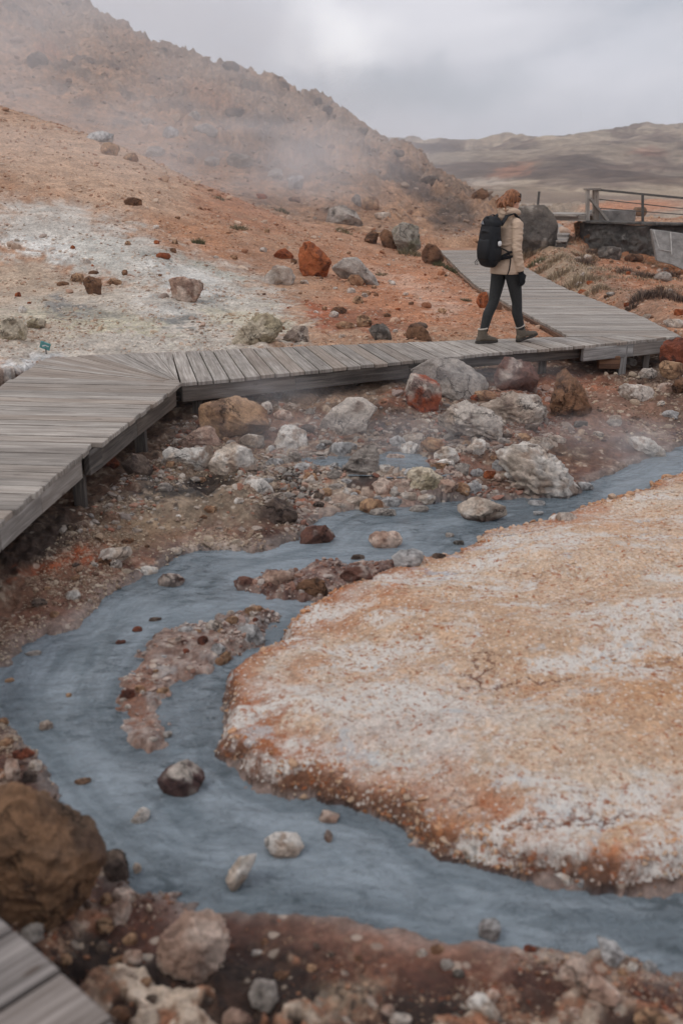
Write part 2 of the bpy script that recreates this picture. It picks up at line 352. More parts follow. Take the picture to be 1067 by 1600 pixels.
    turb = t.mr(t.noise(p, .9, 3, .5), .40, .60)
    col = t.mix(t.mr(n0, .32, .68), S(105, 116, 122), S(139, 149, 155)); col = t.scale(col, t.mr(ns, .3, .7, .93, 1.07)); col = t.scale(col, t.mr(n3, .3, .7, .92, 1.08))
    col = t.mix(t.math('MULTIPLY', t.mr(n1, .52, .64), t.mr(turb, 0, 1, .2, .8)), col, S(78, 89, 94))  # wavelet shading painted into the colour, following the bump waves
    h = t.math('MULTIPLY', n1, t.mr(turb, 0, 1, .35, 1.0)); b = t.bump(h, 1.0, .075); b = t.bump(n3, .9, .022, b); b = t.bump(n2, .5, .004, b); t.b.inputs['IOR'].default_value = 1.33; t.b.inputs['Specular IOR Level'].default_value = .6
    M['water'] = t.fin(col, .08, b)
    # weathered planks
    def wood(name, base, dark, k2=.18):
        t = NT(name); c = t.attr('pc', 'Vector'); s = t.n.new('ShaderNodeSeparateXYZ'); t.l.new(c, s.inputs[0])
        cv = t.n.new('ShaderNodeCombineXYZ'); t.l.new(t.math('MULTIPLY', s.outputs[0], 1.6), cv.inputs[0]); t.l.new(t.math('MULTIPLY', s.outputs[1], 42), cv.inputs[1]); t.l.new(s.outputs[2], cv.inputs[2])
        g = t.noise(cv.outputs[0], 1.0, 7, .68, .6)
        cw = t.n.new('ShaderNodeCombineXYZ'); t.l.new(t.math('MULTIPLY', s.outputs[0], 2.2), cw.inputs[0]); t.l.new(t.math('MULTIPLY', s.outputs[1], 7), cw.inputs[1]); t.l.new(s.outputs[2], cw.inputs[2])
        bl = t.noise(cw.outputs[0], 1.0, 5, .6); wn = t.n.new('ShaderNodeTexWhiteNoise'); wn.noise_dimensions = '1D'; t.l.new(s.outputs[2], wn.inputs['W'])
        col = t.mix(t.mr(g, .36, .72), dark, base); col = t.scale(col, t.math('MULTIPLY', t.mr(bl, .25, .75, .78, 1.18), t.mr(wn.outputs[0], 0, 1, 1 - k2, 1 + k2 * .8, False)))
        st = t.noise(t.pos(), .9, 5, .6); col = t.mix(t.math('MULTIPLY', t.mr(st, .56, .74), .35), col, S(126, 104, 88)); wn2 = t.n.new('ShaderNodeTexWhiteNoise'); wn2.noise_dimensions = '1D'; t.l.new(t.math('ADD', s.outputs[2], 71.3), wn2.inputs['W']); col = t.mix(t.mr(wn2.outputs[0], .55, 1.0, 0, .34), col, S(140, 118, 98)); kn = t.voro(cw.outputs[0], 1.15); col = t.mix(t.math('MULTIPLY', t.mr(kn, .10, .05), .75), col, S(70, 56, 46))
        return t.fin(col, .82, t.bump(g, .5, .006))
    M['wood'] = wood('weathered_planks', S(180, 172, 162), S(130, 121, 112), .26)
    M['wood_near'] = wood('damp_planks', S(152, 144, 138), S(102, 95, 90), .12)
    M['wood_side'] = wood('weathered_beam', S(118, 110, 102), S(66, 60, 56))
    M['wood_pale'] = wood('grey_timber', S(168, 164, 158), S(116, 112, 108))
    M['wood_brown'] = wood('brown_timber', S(132, 98, 74), S(82, 58, 44))
    def plain(name, c, r=.8, ns=30, amp=.15, bs=.3, bd=.004, spec=.3):
        t = NT(name); n = t.noise(t.obj(), ns, 5, .65); t.b.inputs['Specular IOR Level'].default_value = spec
        return t.fin(t.scale(c, t.mr(n, .25, .75, 1 - amp, 1 + amp)), r, t.bump(n, bs, bd))
    t = NT('jacket_cloth'); o = t.obj(); n = t.noise(t.mapv(o, (1, 1, 2.6)), 9, 5, .6, .8); n2 = t.noise(o, 160, 3, .6)
    M['jacket'] = t.fin(t.scale(S(196, 170, 146), t.mr(n, .25, .75, .93, 1.06)), .75, t.bump(n2, .2, .002, t.bump(n, .55, .03)))
    t = NT('leggings_cloth'); o = t.obj(); n = t.noise(o, 60, 4, .6); M['leggings'] = t.fin(t.scale(S(48, 48, 47), t.mr(n, .25, .75, .85, 1.2)), .85, t.bump(n, .25, .003))
    M['skin'] = plain('skin', S(205, 160, 138), .55, 40, .06, .1, .001)
    t = NT('hair'); o = t.obj(); n = t.noise(t.mapv(o, (70, 70, 7)), 1.0, 5, .6, .3)
    M['hair'] = t.fin(t.mix(t.mr(n, .3, .7), S(94, 58, 38), S(162, 108, 72)), .5, t.bump(n, .6, .006))
    M['black'] = plain('black_nylon', S(22, 23, 26), .65, 45, .25, .4, .004)
    M['black2'] = plain('black_webbing', S(15, 15, 17), .6, 80, .2, .3, .002)
    M['grey_logo'] = plain('grey_print', S(130, 132, 135), .7)
    M['white_plastic'] = plain('white_plastic', S(214, 212, 208), .45, 20, .05, .1, .001)
    M['glove'] = plain('black_knit', S(27, 28, 31), .9, 120, .2, .4, .003)
    M['boot'] = plain('boot_leather', S(96, 86, 74), .75, 45, .18, .4, .004)
    M['sole'] = plain('boot_sole', S(58, 53, 48), .8); M['wool'] = plain('fleece_trim', S(188, 178, 165), .95, 120, .15, .6, .006)
    M['band'] = plain('dark_headband', S(38, 37, 40), .9, 90, .2, .4, .003)
    M['concrete_pale'] = plain('pale_mortar', S(168, 164, 158), .9, 9, .3, .5, .02); M['concrete'] = plain('grey_concrete', S(128, 124, 119), .9, 5, .34, .8, .06)
    t = NT('mortared_stone'); p = t.obj(); n = t.noise(p, 2.2, 8, .72, .5); n2 = t.noise(p, 9, 7, .72); n4 = t.noise(t.mapv(p, (1.6, 1, .7), (4, 2, 7)), 2.0, 7, .7)
    col = t.mix(t.mr(n, .36, .64), S(74, 71, 68), S(112, 107, 101)); col = t.mix(t.math('MULTIPLY', t.mr(n4, .57, .64), .7), col, S(158, 153, 146)); col = t.mix(t.math('MULTIPLY', t.mr(n4, .36, .30), .8), col, S(102, 78, 62)); col = t.scale(col, t.mr(n2, .25, .75, .65, 1.35))
    M['stone_wall'] = t.fin(col, .92, t.bump(n2, .8, .08, t.bump(n, .8, .25)))
    t = NT('teal_plate'); n = t.noise(t.obj(), 25, 3, .5); M['teal'] = t.fin(t.scale(S(96, 152, 150), t.mr(n, .3, .7, .9, 1.1)), .5)
    t = NT('metal_rail'); n = t.noise(t.obj(), 10, 5, .6); M['rail'] = t.fin(t.scale(S(84, 80, 76), t.mr(n, .3, .7, .8, 1.2)), .6)
    t = NT('grass'); c = t.attr('Col'); M['grass'] = t.fin(c, .8)
mk_mats()
# ------------------------------------------------------------------ terrain
WZ = -0.60                                             # level of the stream; deck tops are at 0
POND = [(436, 720), (480, 714), (540, 712), (580, 718), (605, 706), (640, 704), (676, 720), (690, 736), (655, 742), (600, 738), (560, 737), (500, 731), (460, 730)]
BANK_N = [(1500, 640), (1200, 690), (1067, 696), (1010, 718), (960, 741), (925, 750), (903, 770), (870, 779), (830, 778), (790, 780), (760, 778), (700, 784), (650, 789), (600, 795), (560, 797), (520, 803), (500, 818),
          (468, 845), (405, 861), (330, 860), (283, 866), (262, 884), (240, 898), (212, 911), (180, 926), (162, 936), (142, 957), (116, 982), (70, 990), (30, 1010), (14, 1040), (-6, 1063), (-6, 1105), (12, 1130), (40, 1165), (66, 1190),
          (84, 1225), (100, 1262), (152, 1307), (164, 1330), (202, 1362), (222, 1393), (275, 1398), (324, 1405), (316, 1424), (395, 1424), (486, 1428), (540, 1437), (614, 1451), (678, 1469), (738, 1468), (817, 1478), (881, 1488), (930, 1480), (985, 1503), (1034, 1518), (1067, 1530), (1200, 1570), (1500, 1640)]
BANK_S = [(1500, 1480), (1200, 1420), (1067, 1389), (985, 1400), (876, 1387), (802, 1372), (738, 1353), (688, 1343), (649, 1318), (629, 1293), (580, 1274), (540, 1259), (486, 1246), (445, 1246), (390, 1226), (374, 1210), (369, 1200), (336, 1183), (342, 1168), (354, 1144), (350, 1104), (354, 1073),
          (395, 1038), (440, 1022), (440, 1002), (465, 972), (501, 957), (540, 935), (599, 908), (663, 886), (703, 882), (738, 862), (750, 846), (795, 838), (845, 828), (912, 803), (962, 792), (1022, 764), (1067, 746), (1200, 706), (1500, 655)]
ISL_A = [(354, 921), (380, 903), (420, 894), (481, 883), (540, 881), (604, 878), (625, 884), (609, 901), (580, 913), (540, 926), (506, 942), (470, 940), (440, 934), (395, 928)]
ISL_B = [(243, 987), (283, 972), (320, 968), (349, 957), (400, 952), (445, 962), (430, 976), (415, 990), (415, 1008), (380, 1020), (354, 1036), (304, 1056), (262, 1071), (258, 1114), (268, 1135), (283, 1149), (262, 1165), (238, 1174), (202, 1164), (190, 1130), (184, 1100), (192, 1078), (205, 1055), (212, 1043), (225, 1015)]
def wpoly(p, z): return atZ([a[0] for a in p], [a[1] for a in p], z)[:, :2]
W_OUT = wpoly(BANK_N + BANK_S, WZ); W_ISLA = wpoly(ISL_A, WZ); W_ISLB = wpoly(ISL_B, WZ); W_POND = wpoly(POND, -.43)
W_MOUND = np.concatenate([wpoly(BANK_S, WZ), wpoly([(1900, 660), (1900, 1480)], WZ)])

# deck outlines (top at z = 0)
A_in = atZ(281, 598)[:2]
DK_MAIN_B = [(268, 550), (360, 546), (450, 542), (545, 538.5), (640, 535), (760, 530), (895, 526), (1030, 523.5)]
DK_MAIN_F = [(283, 598), (400, 587), (520, 575), (640, 563), (760, 551), (880, 542), (990, 532), (1054, 525)]
DK_PATH_L = [(892, 526), (812, 484), (745, 446), (720, 424), (701, 404), (684, 388), (668, 378.5)]
DK_PATH_R = [(1062, 524.5), (1040, 514), (1008, 497), (945, 474), (888, 453), (850, 434), (815, 415), (775, 395), (744, 378.5)]
DK_LEFT = [(281, 598), (218, 644), (157, 692), (120, 697), (128, 706), (64, 758), (0, 812), (-120, 914), (-300, 1080), (-700, 1080), (-330, 812), (-120, 660), (-20, 605), (60, 564), (70, 560), (160, 554), (268, 550)]
P_MAIN = wpoly(DK_MAIN_F + DK_MAIN_B[::-1], 0); P_PATH = wpoly(DK_PATH_L + DK_PATH_R[::-1], 0); P_LEFT = wpoly(DK_LEFT, 0)
NEAR_A = atZ(0, 1447)[:2]; NEAR_B = atZ(172, 1600)[:2]; near_dir = (NEAR_B - NEAR_A) / np.linalg.norm(NEAR_B - NEAR_A)
near_n = np.array([near_dir[1], -near_dir[0]]);
if near_n @ (-NEAR_A) < 0: near_n = -near_n
n_out = -near_n                                         # away from the photographer? fixed below
P_NEAR = np.array([NEAR_A - near_dir * 3.0, NEAR_B + near_dir * 3.2, NEAR_B + near_dir * 3.2 + np.array([-1.0, -1.1]) * 1.0, NEAR_A - near_dir * 3.0 + np.array([-1.0, -1.1]) * 1.0])

def curve(pts, mode='Y'):
    a = np.array([p[:2] for p in pts], float); k = np.array([p[2] for p in pts], float)
    P = atY(a[:, 0], a[:, 1], k) if mode == 'Y' else np.array([atZ(x, y, z) for (x, y), z in zip(a, k)])
    u = P[:, 0] / P[:, 1]; i = np.argsort(u); return u[i], P[i, 1], P[i, 2]
def flat(Y, z): return np.array([-9., 9.]), np.array([Y, Y], float), np.array([z, z], float)
CURVES = [flat(-50, -.45), flat(0.6, -.45), flat(2.2, -.47), flat(4.0, -.46), flat(6.0, -.45),
    curve([(-200, 700, -.42), (280, 690, -.44), (450, 690, -.47), (640, 680, -.46), (760, 680, -.45), (900, 680, -.47), (1067, 660, -.45), (1400, 600, -.42)], 'z'),
    curve([(-200, 628, -.30), (300, 628, -.31), (450, 612, -.28), (640, 594, -.25), (760, 590, -.36), (1000, 586, -.40), (1067, 574, -.32), (1400, 555, -.2)], 'z'),
    curve([(-600, 606, -.2), (300, 600, -.24), (640, 568, -.26), (760, 560, -.38), (1000, 545, -.40), (1056, 540, -.32), (1400, 528, -.12)], 'z'),
    curve([(-600, 590, -.03), (-100, 590, -.03), (40, 570, -.04), (70, 557, -.05), (270, 547, -.05), (640, 533, -.05), (895, 524, -.08), (1056, 521, -.08), (1400, 505, -.05)], 'z'),
    curve([(-600, 430, 16), (0, 440, 15.5), (250, 440, 15.5), (490, 433, 17), (640, 432, 17.5), (730, 440, 17.4), (880, 453, 16.4), (960, 470, 15), (1067, 484, 13.6), (1400, 500, 13)]),
    curve([(-900, -60, 30), (0, 168, 28), (100, 197, 27), (220, 243, 26), (320, 292, 25), (450, 345, 24), (600, 375, 25), (668, 379, 26.8), (744, 379, 26.5), (800, 396, 20), (860, 400, 19.5), (920, 390, 24.5), (1000, 408, 23.8), (1067, 428, 23.1), (1400, 450, 22)]),
    curve([(-900, -60, 48), (0, 168, 42), (220, 247, 38), (320, 295, 34), (450, 347, 31), (600, 371, 30), (740, 364, 33), (800, 352, 36), (870, 347, 36), (920, 351, 25.7), (1000, 352, 25.0), (1067, 356, 24.4), (1400, 360, 23.6)]),
    curve([(-900, -720, 92), (-400, -300, 84), (-200, -160, 80), (0, -48, 76), (80, -2, 75), (110, 4, 74), (140, 18, 73), (180, 40, 72), (215, 58, 71), (260, 76, 69), (300, 90, 68), (340, 101, 66), (400, 120, 64), (440, 136, 62), (470, 152, 60), (500, 163, 58), (530, 182, 56), (560, 200, 54), (600, 220, 52), (650, 251, 48), (690, 277, 45), (740, 310, 42), (770, 327, 42), (800, 338, 45), (870, 336, 46), (960, 318, 46), (1067, 309, 46), (1400, 300, 50)]),
    (np.array([-9, -.5, -.2, .05, .14, 9.]), np.array([150, 150, 120, 90, 75, 75.]), np.array([12, 6, 0, -2.2, -2.0, -1.2])),
    flat(165, -3.0),
    curve([(500, 303, 250), (600, 302, 255), (760, 302, 265), (900, 300, 260), (1067, 297, 260), (1500, 297, 260)]),
    curve([(500, 262, 520), (600, 262, 500), (680, 262, 500), (750, 268, 430), (820, 262, 440), (900, 250, 450), (1067, 243, 430), (1500, 240, 430)]),
    curve([(-600, 226, 1150), (560, 226, 1150), (600, 226, 1150), (640, 227, 1100), (700, 226, 1000), (760, 221, 950), (800, 215, 920), (850, 209, 900), (900, 205, 900), (1000, 204, 900), (1067, 203, 900), (1500, 206, 900)]),
    (np.array([-9, 9.]), np.array([1600., 1600]), np.array([25., 25])),
    curve([(-600, 224, 2500), (540, 222, 2500), (600, 220.5, 2500), (640, 223, 2500), (670, 230, 2500), (1067, 240, 2500), (1500, 240, 2500)]),
    flat(3600, 20)]

def base_height(X, Y):
    u = X / np.maximum(Y, .9); K = len(CURVES)
    Yk = [np.interp(u, c[0], c[1]) for c in CURVES]; zk = [np.interp(u, c[0], c[2]) for c in CURVES]
    z = zk[0].copy(); reg = np.zeros(X.shape)
    for k in range(K - 1):
        a, b = Yk[k], np.maximum(Yk[k + 1], Yk[k] + .05); m = Y >= a
        t = np.clip((Y - a) / (b - a), 0, 1)
        z = np.where(m, zk[k] + (zk[k + 1] - zk[k]) * t, z); reg = np.where(m, k + t, reg)
    return z, reg, u

CRUSTS = [(300, 1490, 150), (420, 1570, 110), (200, 1420, 80), (930, 1530, 150), (1040, 1560, 90), (40, 1195, 60), (330, 858, 80), (250, 880, 60), (430, 850, 60), (480, 905, 90), (590, 890, 60), (300, 990, 70), (380, 975, 60), (600, 790, 120), (480, 770, 90), (680, 1585, 90)]
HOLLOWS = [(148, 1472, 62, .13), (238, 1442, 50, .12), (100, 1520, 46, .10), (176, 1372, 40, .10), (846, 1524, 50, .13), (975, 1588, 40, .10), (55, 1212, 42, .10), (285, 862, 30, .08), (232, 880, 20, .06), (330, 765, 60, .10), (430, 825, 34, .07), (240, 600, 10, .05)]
def terrain(X, Y):
    """height and region data for points"""
    z, reg, u = base_height(X, Y)
    near = (Y > .5) & (Y < 14) & (np.abs(X) < 9)
    big = np.full(X.shape, 99.)
    def sdn(poly):
        r = big.copy(); r[near] = poly_sd(poly, X[near], Y[near]); return r
    en = np.zeros(X.shape); xn, yn = X[near], Y[near]
    en[near] = .055 * fbm2(xn * 3.2, yn * 3.2, 4, 3, .6) + .016 * fbm2(xn * 17, yn * 17, 3, 9)
    eh = np.zeros(X.shape); eh[near] = .035 * fbm2(xn * 13, yn * 13, 4, 13, .6)
    sw, sa, sb, sp, sm = sdn(W_OUT) + en + eh, sdn(W_ISLA) + en * 1.6 + eh * 2, sdn(W_ISLB) + en * 1.6 + eh * 2, sdn(W_POND) + en, sdn(W_MOUND) + en * .7 + eh
    # roughness of the loose ground
    sc = np.clip(Y, 1, 200) / 10
    nz = .030 * fbm2(X * 1.3, Y * 1.3, 4, 21) + .018 * fbm2(X * 6, Y * 6, 4, 31, .6)
    rub = sstep(13.0, 11.5, Y) * sstep(6.2, 7.2, Y)
    nz = nz + rub * .055 * (np.abs(fbm2(X * 2.6, Y * 2.6, 5, 41, .6)) * 2 - .5)
    nearb = sstep(7.5, 5.5, Y); pit = sstep(.12, .38, fbm2(X * 2.6 + 3, Y * 2.6, 3, 47)); nz = nz - nearb * pit * .10; nz = nz + nearb * (.055 * (np.abs(fbm2(X * 3.4, Y * 3.4, 5, 43, .62)) * 2.2 - .55) + .016 * fbm2(X * 22, Y * 22, 3, 45))
    slope = sstep(12, 16, Y) * sstep(120, 60, Y)
    nz = nz + slope * (.10 * fbm2(X * .45, Y * .45, 4, 51) + .04 * fbm2(X * 2.2, Y * 2.2, 4, 61, .6))
    hm = sstep(10.9, 11.5, reg) * sstep(13.6, 12.4, reg) * sstep(.30, .16, u)
    r1 = 1 - np.abs(fbm2(X * .16, Y * .16, 5, 71, .55)) * 2; r2 = 1 - np.abs(fbm2(X * .5, Y * .5, 5, 75, .6)) * 2
    nz = nz + hm * (.9 * (r1 - .55) + .65 * (r2 - .55) + .42 * fbm2(X * 1.6, Y * 1.6, 4, 77, .7))
    fm = sstep(14.0, 15.2, reg)
    f1 = 1 - np.abs(fbm2(X * .006, Y * .006, 5, 81, .55)) * 2.2; f2 = fbm2(X * .025, Y * .025, 5, 85, .55)
    nz = nz + fm * (np.clip(Y, 150, 1200) / 1000) * (11 * (f1 - .5) + 8 * f2)
    nz = nz + sstep(80, 140, Y) * sstep(15.4, 14.2, reg) * .5 * fbm2(X * .05, Y * .05, 4, 88)
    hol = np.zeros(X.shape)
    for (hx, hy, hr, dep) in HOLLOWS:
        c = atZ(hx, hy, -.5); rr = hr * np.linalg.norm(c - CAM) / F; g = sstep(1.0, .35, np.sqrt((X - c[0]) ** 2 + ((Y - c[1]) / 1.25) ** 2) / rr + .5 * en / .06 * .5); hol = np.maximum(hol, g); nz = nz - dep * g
    cru = np.zeros(X.shape)
    for (hx, hy, hr) in CRUSTS:
        c = atZ(hx, hy, -.52); rr = hr * np.linalg.norm(c - CAM) / F; cru = np.maximum(cru, sstep(1.0, .55, np.sqrt((X - c[0]) ** 2 + ((Y - c[1]) / 1.5) ** 2) / rr + 3.0 * en))
    fq = np.where(Y < 4.5, 4.2, 2.6); pln = np.zeros(X.shape); m_ = cru > 0; pln[m_] = fbm2(X[m_] * 4.2, Y[m_] * 4.2, 4, 131, .5) - .35 * np.abs(fbm2(X[m_] * 2.2, Y[m_] * 2.2, 3, 135)); plate = sstep(-.08, -.03, pln)
    nz = nz + cru * (plate * .045 - .04)
    # far decks lie on level ground
    z = z + nz
    # banks of the stream
    mound = sm < 0
    zm = WZ + .03 + .065 * sstep(0, .07, -sm) + .25 * (1 - np.exp(-np.maximum(-sm, 0) / 1.8)) + .035 * fbm2(X * 1.1, Y * 2.0, 4, 91) + .012 * fbm2(X * 7, Y * 9, 4, 95, .6) + .016 * (.5 - np.abs(fbm2(X * 11, Y * 14, 4, 96, .6))) * sstep(.0, .1, -sm)
    zm = zm + .028 * np.sin((Y * 1.0 + .35 * X) * 5.2 + 2.2 * fbm2(X * .9, Y * .9, 3, 97)) * sstep(.1, .5, -sm)
    z = np.where(mound, zm, z)
    bh = sstep(0, .75, sw); lip = .035 * sstep(0, .05, sw)
    zl = WZ + (z - WZ) * bh + lip + .02 * fbm2(X * 9, Y * 9, 3, 101) * sstep(0, .1, sw)
    wet = np.where(sw > 0, np.exp(-np.maximum(sw, 0) / .30), 1.0)
    out = np.where((sw < 3) & (sw > 0) & ~mound, zl, z)
    inside = (sw <= 0) & ~mound
    zi = WZ - .03 - .14 * sstep(0, .25, -sw)
    isl = np.minimum(sa, sb); hi = WZ - .01 + 0.045 * sstep(-.01, .09, -isl) + .05 * fbm2(X * 5, Y * 5, 4, 111) * sstep(0, .1, -isl)
    zi = np.where(isl < .1, np.maximum(zi, np.where(isl < 0, hi, WZ - .01 - np.clip(isl, 0, .1) * 1.2)), zi)
    out = np.where(inside, zi, out)
    pond = sp < .35; zp = np.where(sp < 0, -.43 - .02 - .06 * sstep(0, .15, -sp) + .13 * np.maximum(0, fbm2(X * 4.5, Y * 4.5, 3, 121)), out)
    t = sstep(0, .35, sp); zp = np.where(sp >= 0, (-.43 + .02) * (1 - t) + out * t, zp); out = np.where(pond & ~inside & ~mound, zp, out)
    wet = np.maximum(wet, np.where(sp < 1, np.exp(-np.maximum(sp, 0) / .3), 0))
    # nothing pokes through the decks
    dk = np.full(X.shape, 99.)
    m2 = (Y > .2) & (Y < 30) & (np.abs(X) < 9); xa, ya = X[m2], Y[m2]
    dk[m2] = np.minimum(np.minimum(poly_sd(P_MAIN, xa, ya), poly_sd(P_PATH, xa, ya)), np.minimum(poly_sd(P_LEFT, xa, ya), poly_sd(P_NEAR, xa, ya)))
    lim = -.10 + np.maximum(dk - .03, 0) * .55; out = np.where(dk < 1.0, np.minimum(out, lim), out)
    out = np.where(poly_cache(P_NEAR, X, Y) < .25, np.minimum(out, -.30), out)
    return out, dict(reg=reg, u=u, sw=sw, sm=sm, isl=isl, sp=sp, wet=wet, mound=mound, water=inside & (isl > 0), nz=nz, sa=sa, sb=sb, dk=dk, hol=hol, cru=cru, plate=plate)
def poly_cache(poly, X, Y):
    r = np.full(X.shape, 99.); m = (Y < 6) & (np.abs(X) < 9); r[m] = poly_sd(poly, X[m], Y[m]); return r

def growth(a, b, r):
    v = [a]
    while v[-1] < b: v.append(v[-1] * r)
    return v
YS = np.array(list(np.arange(-9, 1.0, .16)) + growth(1.0, 13.2, 1.0036) + growth(13.25, 80, 1.0062)[0:] + growth(81, 3600, 1.016))
US = np.concatenate([-np.linspace(2.3, .52, 90)[:-1], np.linspace(-.52, .52, 800), np.linspace(.52, 2.3, 90)[1:]])
GU, GY = np.meshgrid(US, YS); WY = np.sqrt(GY ** 2 + 3.0) ; WY = np.where(GY < 0, np.sqrt(3.0 + GY ** 2 * .6), WY); GX = GU * WY
NR, NC = GX.shape
GZ, TD = terrain(GX.ravel(), GY.ravel()); GZ = GZ.reshape(NR, NC)
TP = np.stack([GX.ravel(), GY.ravel(), GZ.ravel()], 1)
TPX, TPY, TPD = project(TP)
def height_at(X, Y):
    X = np.asarray(X, float); Y = np.asarray(Y, float)
    r = np.clip(np.searchsorted(YS, Y) - 1, 0, NR - 2); tr = np.clip((Y - YS[r]) / (YS[r + 1] - YS[r]), 0, 1)
    wv = np.where(Y < 0, np.sqrt(3.0 + Y ** 2 * .6), np.sqrt(Y ** 2 + 3.0)); u = X / wv; c = np.clip(np.searchsorted(US, u) - 1, 0, NC - 2); tc = np.clip((u - US[c]) / (US[c + 1] - US[c]), 0, 1)
    return (GZ[r, c] * (1 - tr) + GZ[r + 1, c] * tr) * (1 - tc) + (GZ[r, c + 1] * (1 - tr) + GZ[r + 1, c + 1] * tr) * tc
_T = np.exp(np.linspace(math.log(1.2), math.log(1500), 2400))
def hit(px, py):
    """first ground (or water) point seen through a pixel"""
    r = ray(px, py); P = CAM + r * (_T[:, None] / r[1]); h = np.maximum(height_at(P[:, 0], P[:, 1]), np.where(P[:, 1] < 12.0, WZ, -99))
    i = np.argmax(P[:, 2] <= h)
    if P[i, 2] > h[i]: i = len(P) - 1
    if i > 0:
        a = P[i - 1, 2] - h[i - 1]; b = P[i, 2] - h[i]; t = a / max(a - b, 1e-9); return P[i - 1] + (P[i] - P[i - 1]) * t
    return P[0]

# ---- albedo of the ground and some painted shade, vertex by vertex
def paint():
    n = len(TP); X, Y, Z = TP.T; reg = TD['reg']; u = TD['u']; lu = u * 10; lv = np.log(np.maximum(Y, .8)) * 10
    nA = fbm2(lu * .9, lv * .9, 5, 201); nB = fbm2(lu * 3.5, lv * 3.5, 5, 211, .6); nC = fbm2(X * 5, Y * 5, 4, 221, .6); nD = fbm2(lu * 11, lv * 11, 4, 231, .62)
    col = np.empty((n, 3)); col[:] = S(158, 122, 96)
    def put(mask, c, k=1.0):
        m = np.clip(mask * k, 0, 1)[:, None]; col[:] = col * (1 - m) + np.asarray(c) * m
    wx = TPX + 38 * nB + 30 * nA; wy = TPY + 20 * fbm2(lu * 3 + 50, lv * 3, 4, 241) + 10 * nD
    def blob(cx, cy, rx, ry, c, k=1.0, hard=.55, rot=0.0, brk=0.0):
        dx, dy = wx - cx, wy - cy; ca, sa = math.cos(rot), math.sin(rot); a = (dx * ca + dy * sa) / rx; b = (-dx * sa + dy * ca) / ry
        m = sstep(1.0, hard, np.sqrt(a * a + b * b) + brk * nD); put(m * np.where(TPD > 0, 1, 0), c, k)
    slope = (reg >= 7.6) & (reg < 11.2)
    # --- slope behind the walkway
    put(sstep(-.1, .5, nB) * slope, S(176, 145, 120), .6); put(sstep(.0, .5, nA) * slope, S(146, 108, 84), .7)
    # --- big hill
    hill = (reg >= 10.75) & (reg < 13.6) & (u < .24)
    put(hill, S(148, 124, 106)); put(hill * sstep(.0, .55, nA), S(166, 130, 102), .8); put(hill * sstep(11.9, 11.0, reg + .4 * nB), S(170, 132, 104), .9); put(hill * sstep(.05, .5, nB), S(112, 96, 86), .8); put(hill * sstep(.1, .6, nD), S(176, 152, 132), .6)
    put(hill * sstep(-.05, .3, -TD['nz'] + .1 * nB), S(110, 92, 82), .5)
    put(hill * sstep(12.3, 12.9, reg + .5 * nA), S(128, 117, 108), .6)
    # --- plain and far moorland
    plain = (reg >= 11.2) & (((u >= .16) & (reg < 14)) | ((reg >= 13.3) & (reg < 15)))
    put(plain, S(150, 134, 118)); put(plain * sstep(.1, .5, nB), S(170, 152, 132), .7); put(plain * sstep(.1, .5, -nB), S(122, 106, 94), .7)
    far = reg >= 14.4; lon = fbm2(X * .012, Y * .005, 5, 251, .6); lo2 = fbm2(X * .035 + 9, Y * .014, 5, 255, .62)
    put(far, S(122, 104, 88)); put(far * sstep(.02, .28, lon), S(156, 138, 116), .9); put(far * sstep(.02, .3, -lon), S(88, 70, 58), .9); put(far * sstep(.08, .35, lo2), S(170, 152, 130), .8); put(far * sstep(.08, .35, -lo2), S(86, 68, 58), .8)
    put(sstep(15.0, 15.6, reg) * sstep(16.8, 16.2, reg) * .5, S(104, 92, 84))
    bx = (wx, wy)
    wx = TPX + 14 * nB; wy = TPY + 6 * nD
    wx_, wy_ = wx, wy
    def fblob(cx, cy, rx, ry, c, k, rot=0.0, msk=None):
        dx, dy = wx_ - cx, wy_ - cy; ca, sa = math.cos(rot), math.sin(rot); a = (dx * ca + dy * sa) / rx; b = (-dx * sa + dy * ca) / ry
        m = sstep(1.0, .4, np.sqrt(a * a + b * b)) * (reg > 10.9)
        put(m if msk is None else m * msk, c, k)
    fblob(800, 266, 60, 12, S(160, 112, 86), .6, -.25, far); fblob(1010, 236, 40, 9, S(136, 94, 76), .5, 0, far); fblob(990, 322, 110, 15, S(176, 122, 92), .85, -.03, (reg > 11.2) & (reg < 14))
    fblob(760, 285, 60, 8, S(168, 152, 136), .8, 0, far); fblob(1000, 262, 90, 7, S(104, 84, 74), .7, .05, far); fblob(930, 287, 120, 10, S(100, 84, 76), .6, 0, far); fblob(820, 328, 120, 9, S(172, 154, 132), .9, 0, reg > 11.9)
    fblob(715, 330, 50, 30, S(102, 90, 82), .8, .6, hill); fblob(620, 262, 30, 14, S(88, 74, 70), .85, .5, hill); fblob(575, 235, 26, 12, S(96, 82, 76), .8, .4, hill); fblob(645, 290, 60, 22, S(92, 80, 74), .8, .6, hill); fblob(690, 345, 30, 25, S(100, 86, 78), .6, .6, hill)
    for (cx, cy, rx, ry) in ((60, 95, 16, 16), (366, 174, 22, 12), (240, 125, 16, 8), (180, 100, 22, 10), (130, 160, 26, 14), (310, 235, 40, 18), (420, 190, 26, 12), (480, 230, 40, 20), (290, 165, 30, 12)):
        fblob(cx, cy, rx, ry, S(98, 82, 74), .75, .2, hill)
    fblob(75, 75, 30, 18, S(160, 108, 80), .7, .3, hill); fblob(200, 60, 50, 20, S(158, 122, 96), .6, .5, hill); fblob(330, 150, 60, 25, S(160, 118, 90), .6, .5, hill)
    # --- zones of the slope (wx, wy warped)
    wx = TPX + 38 * nB + 30 * nA; wy = TPY + 20 * fbm2(lu * 3 + 50, lv * 3, 4, 241) + 10 * nD
    G = TPD > 0; sl = (reg >= 7.6) & (reg < 11.0)
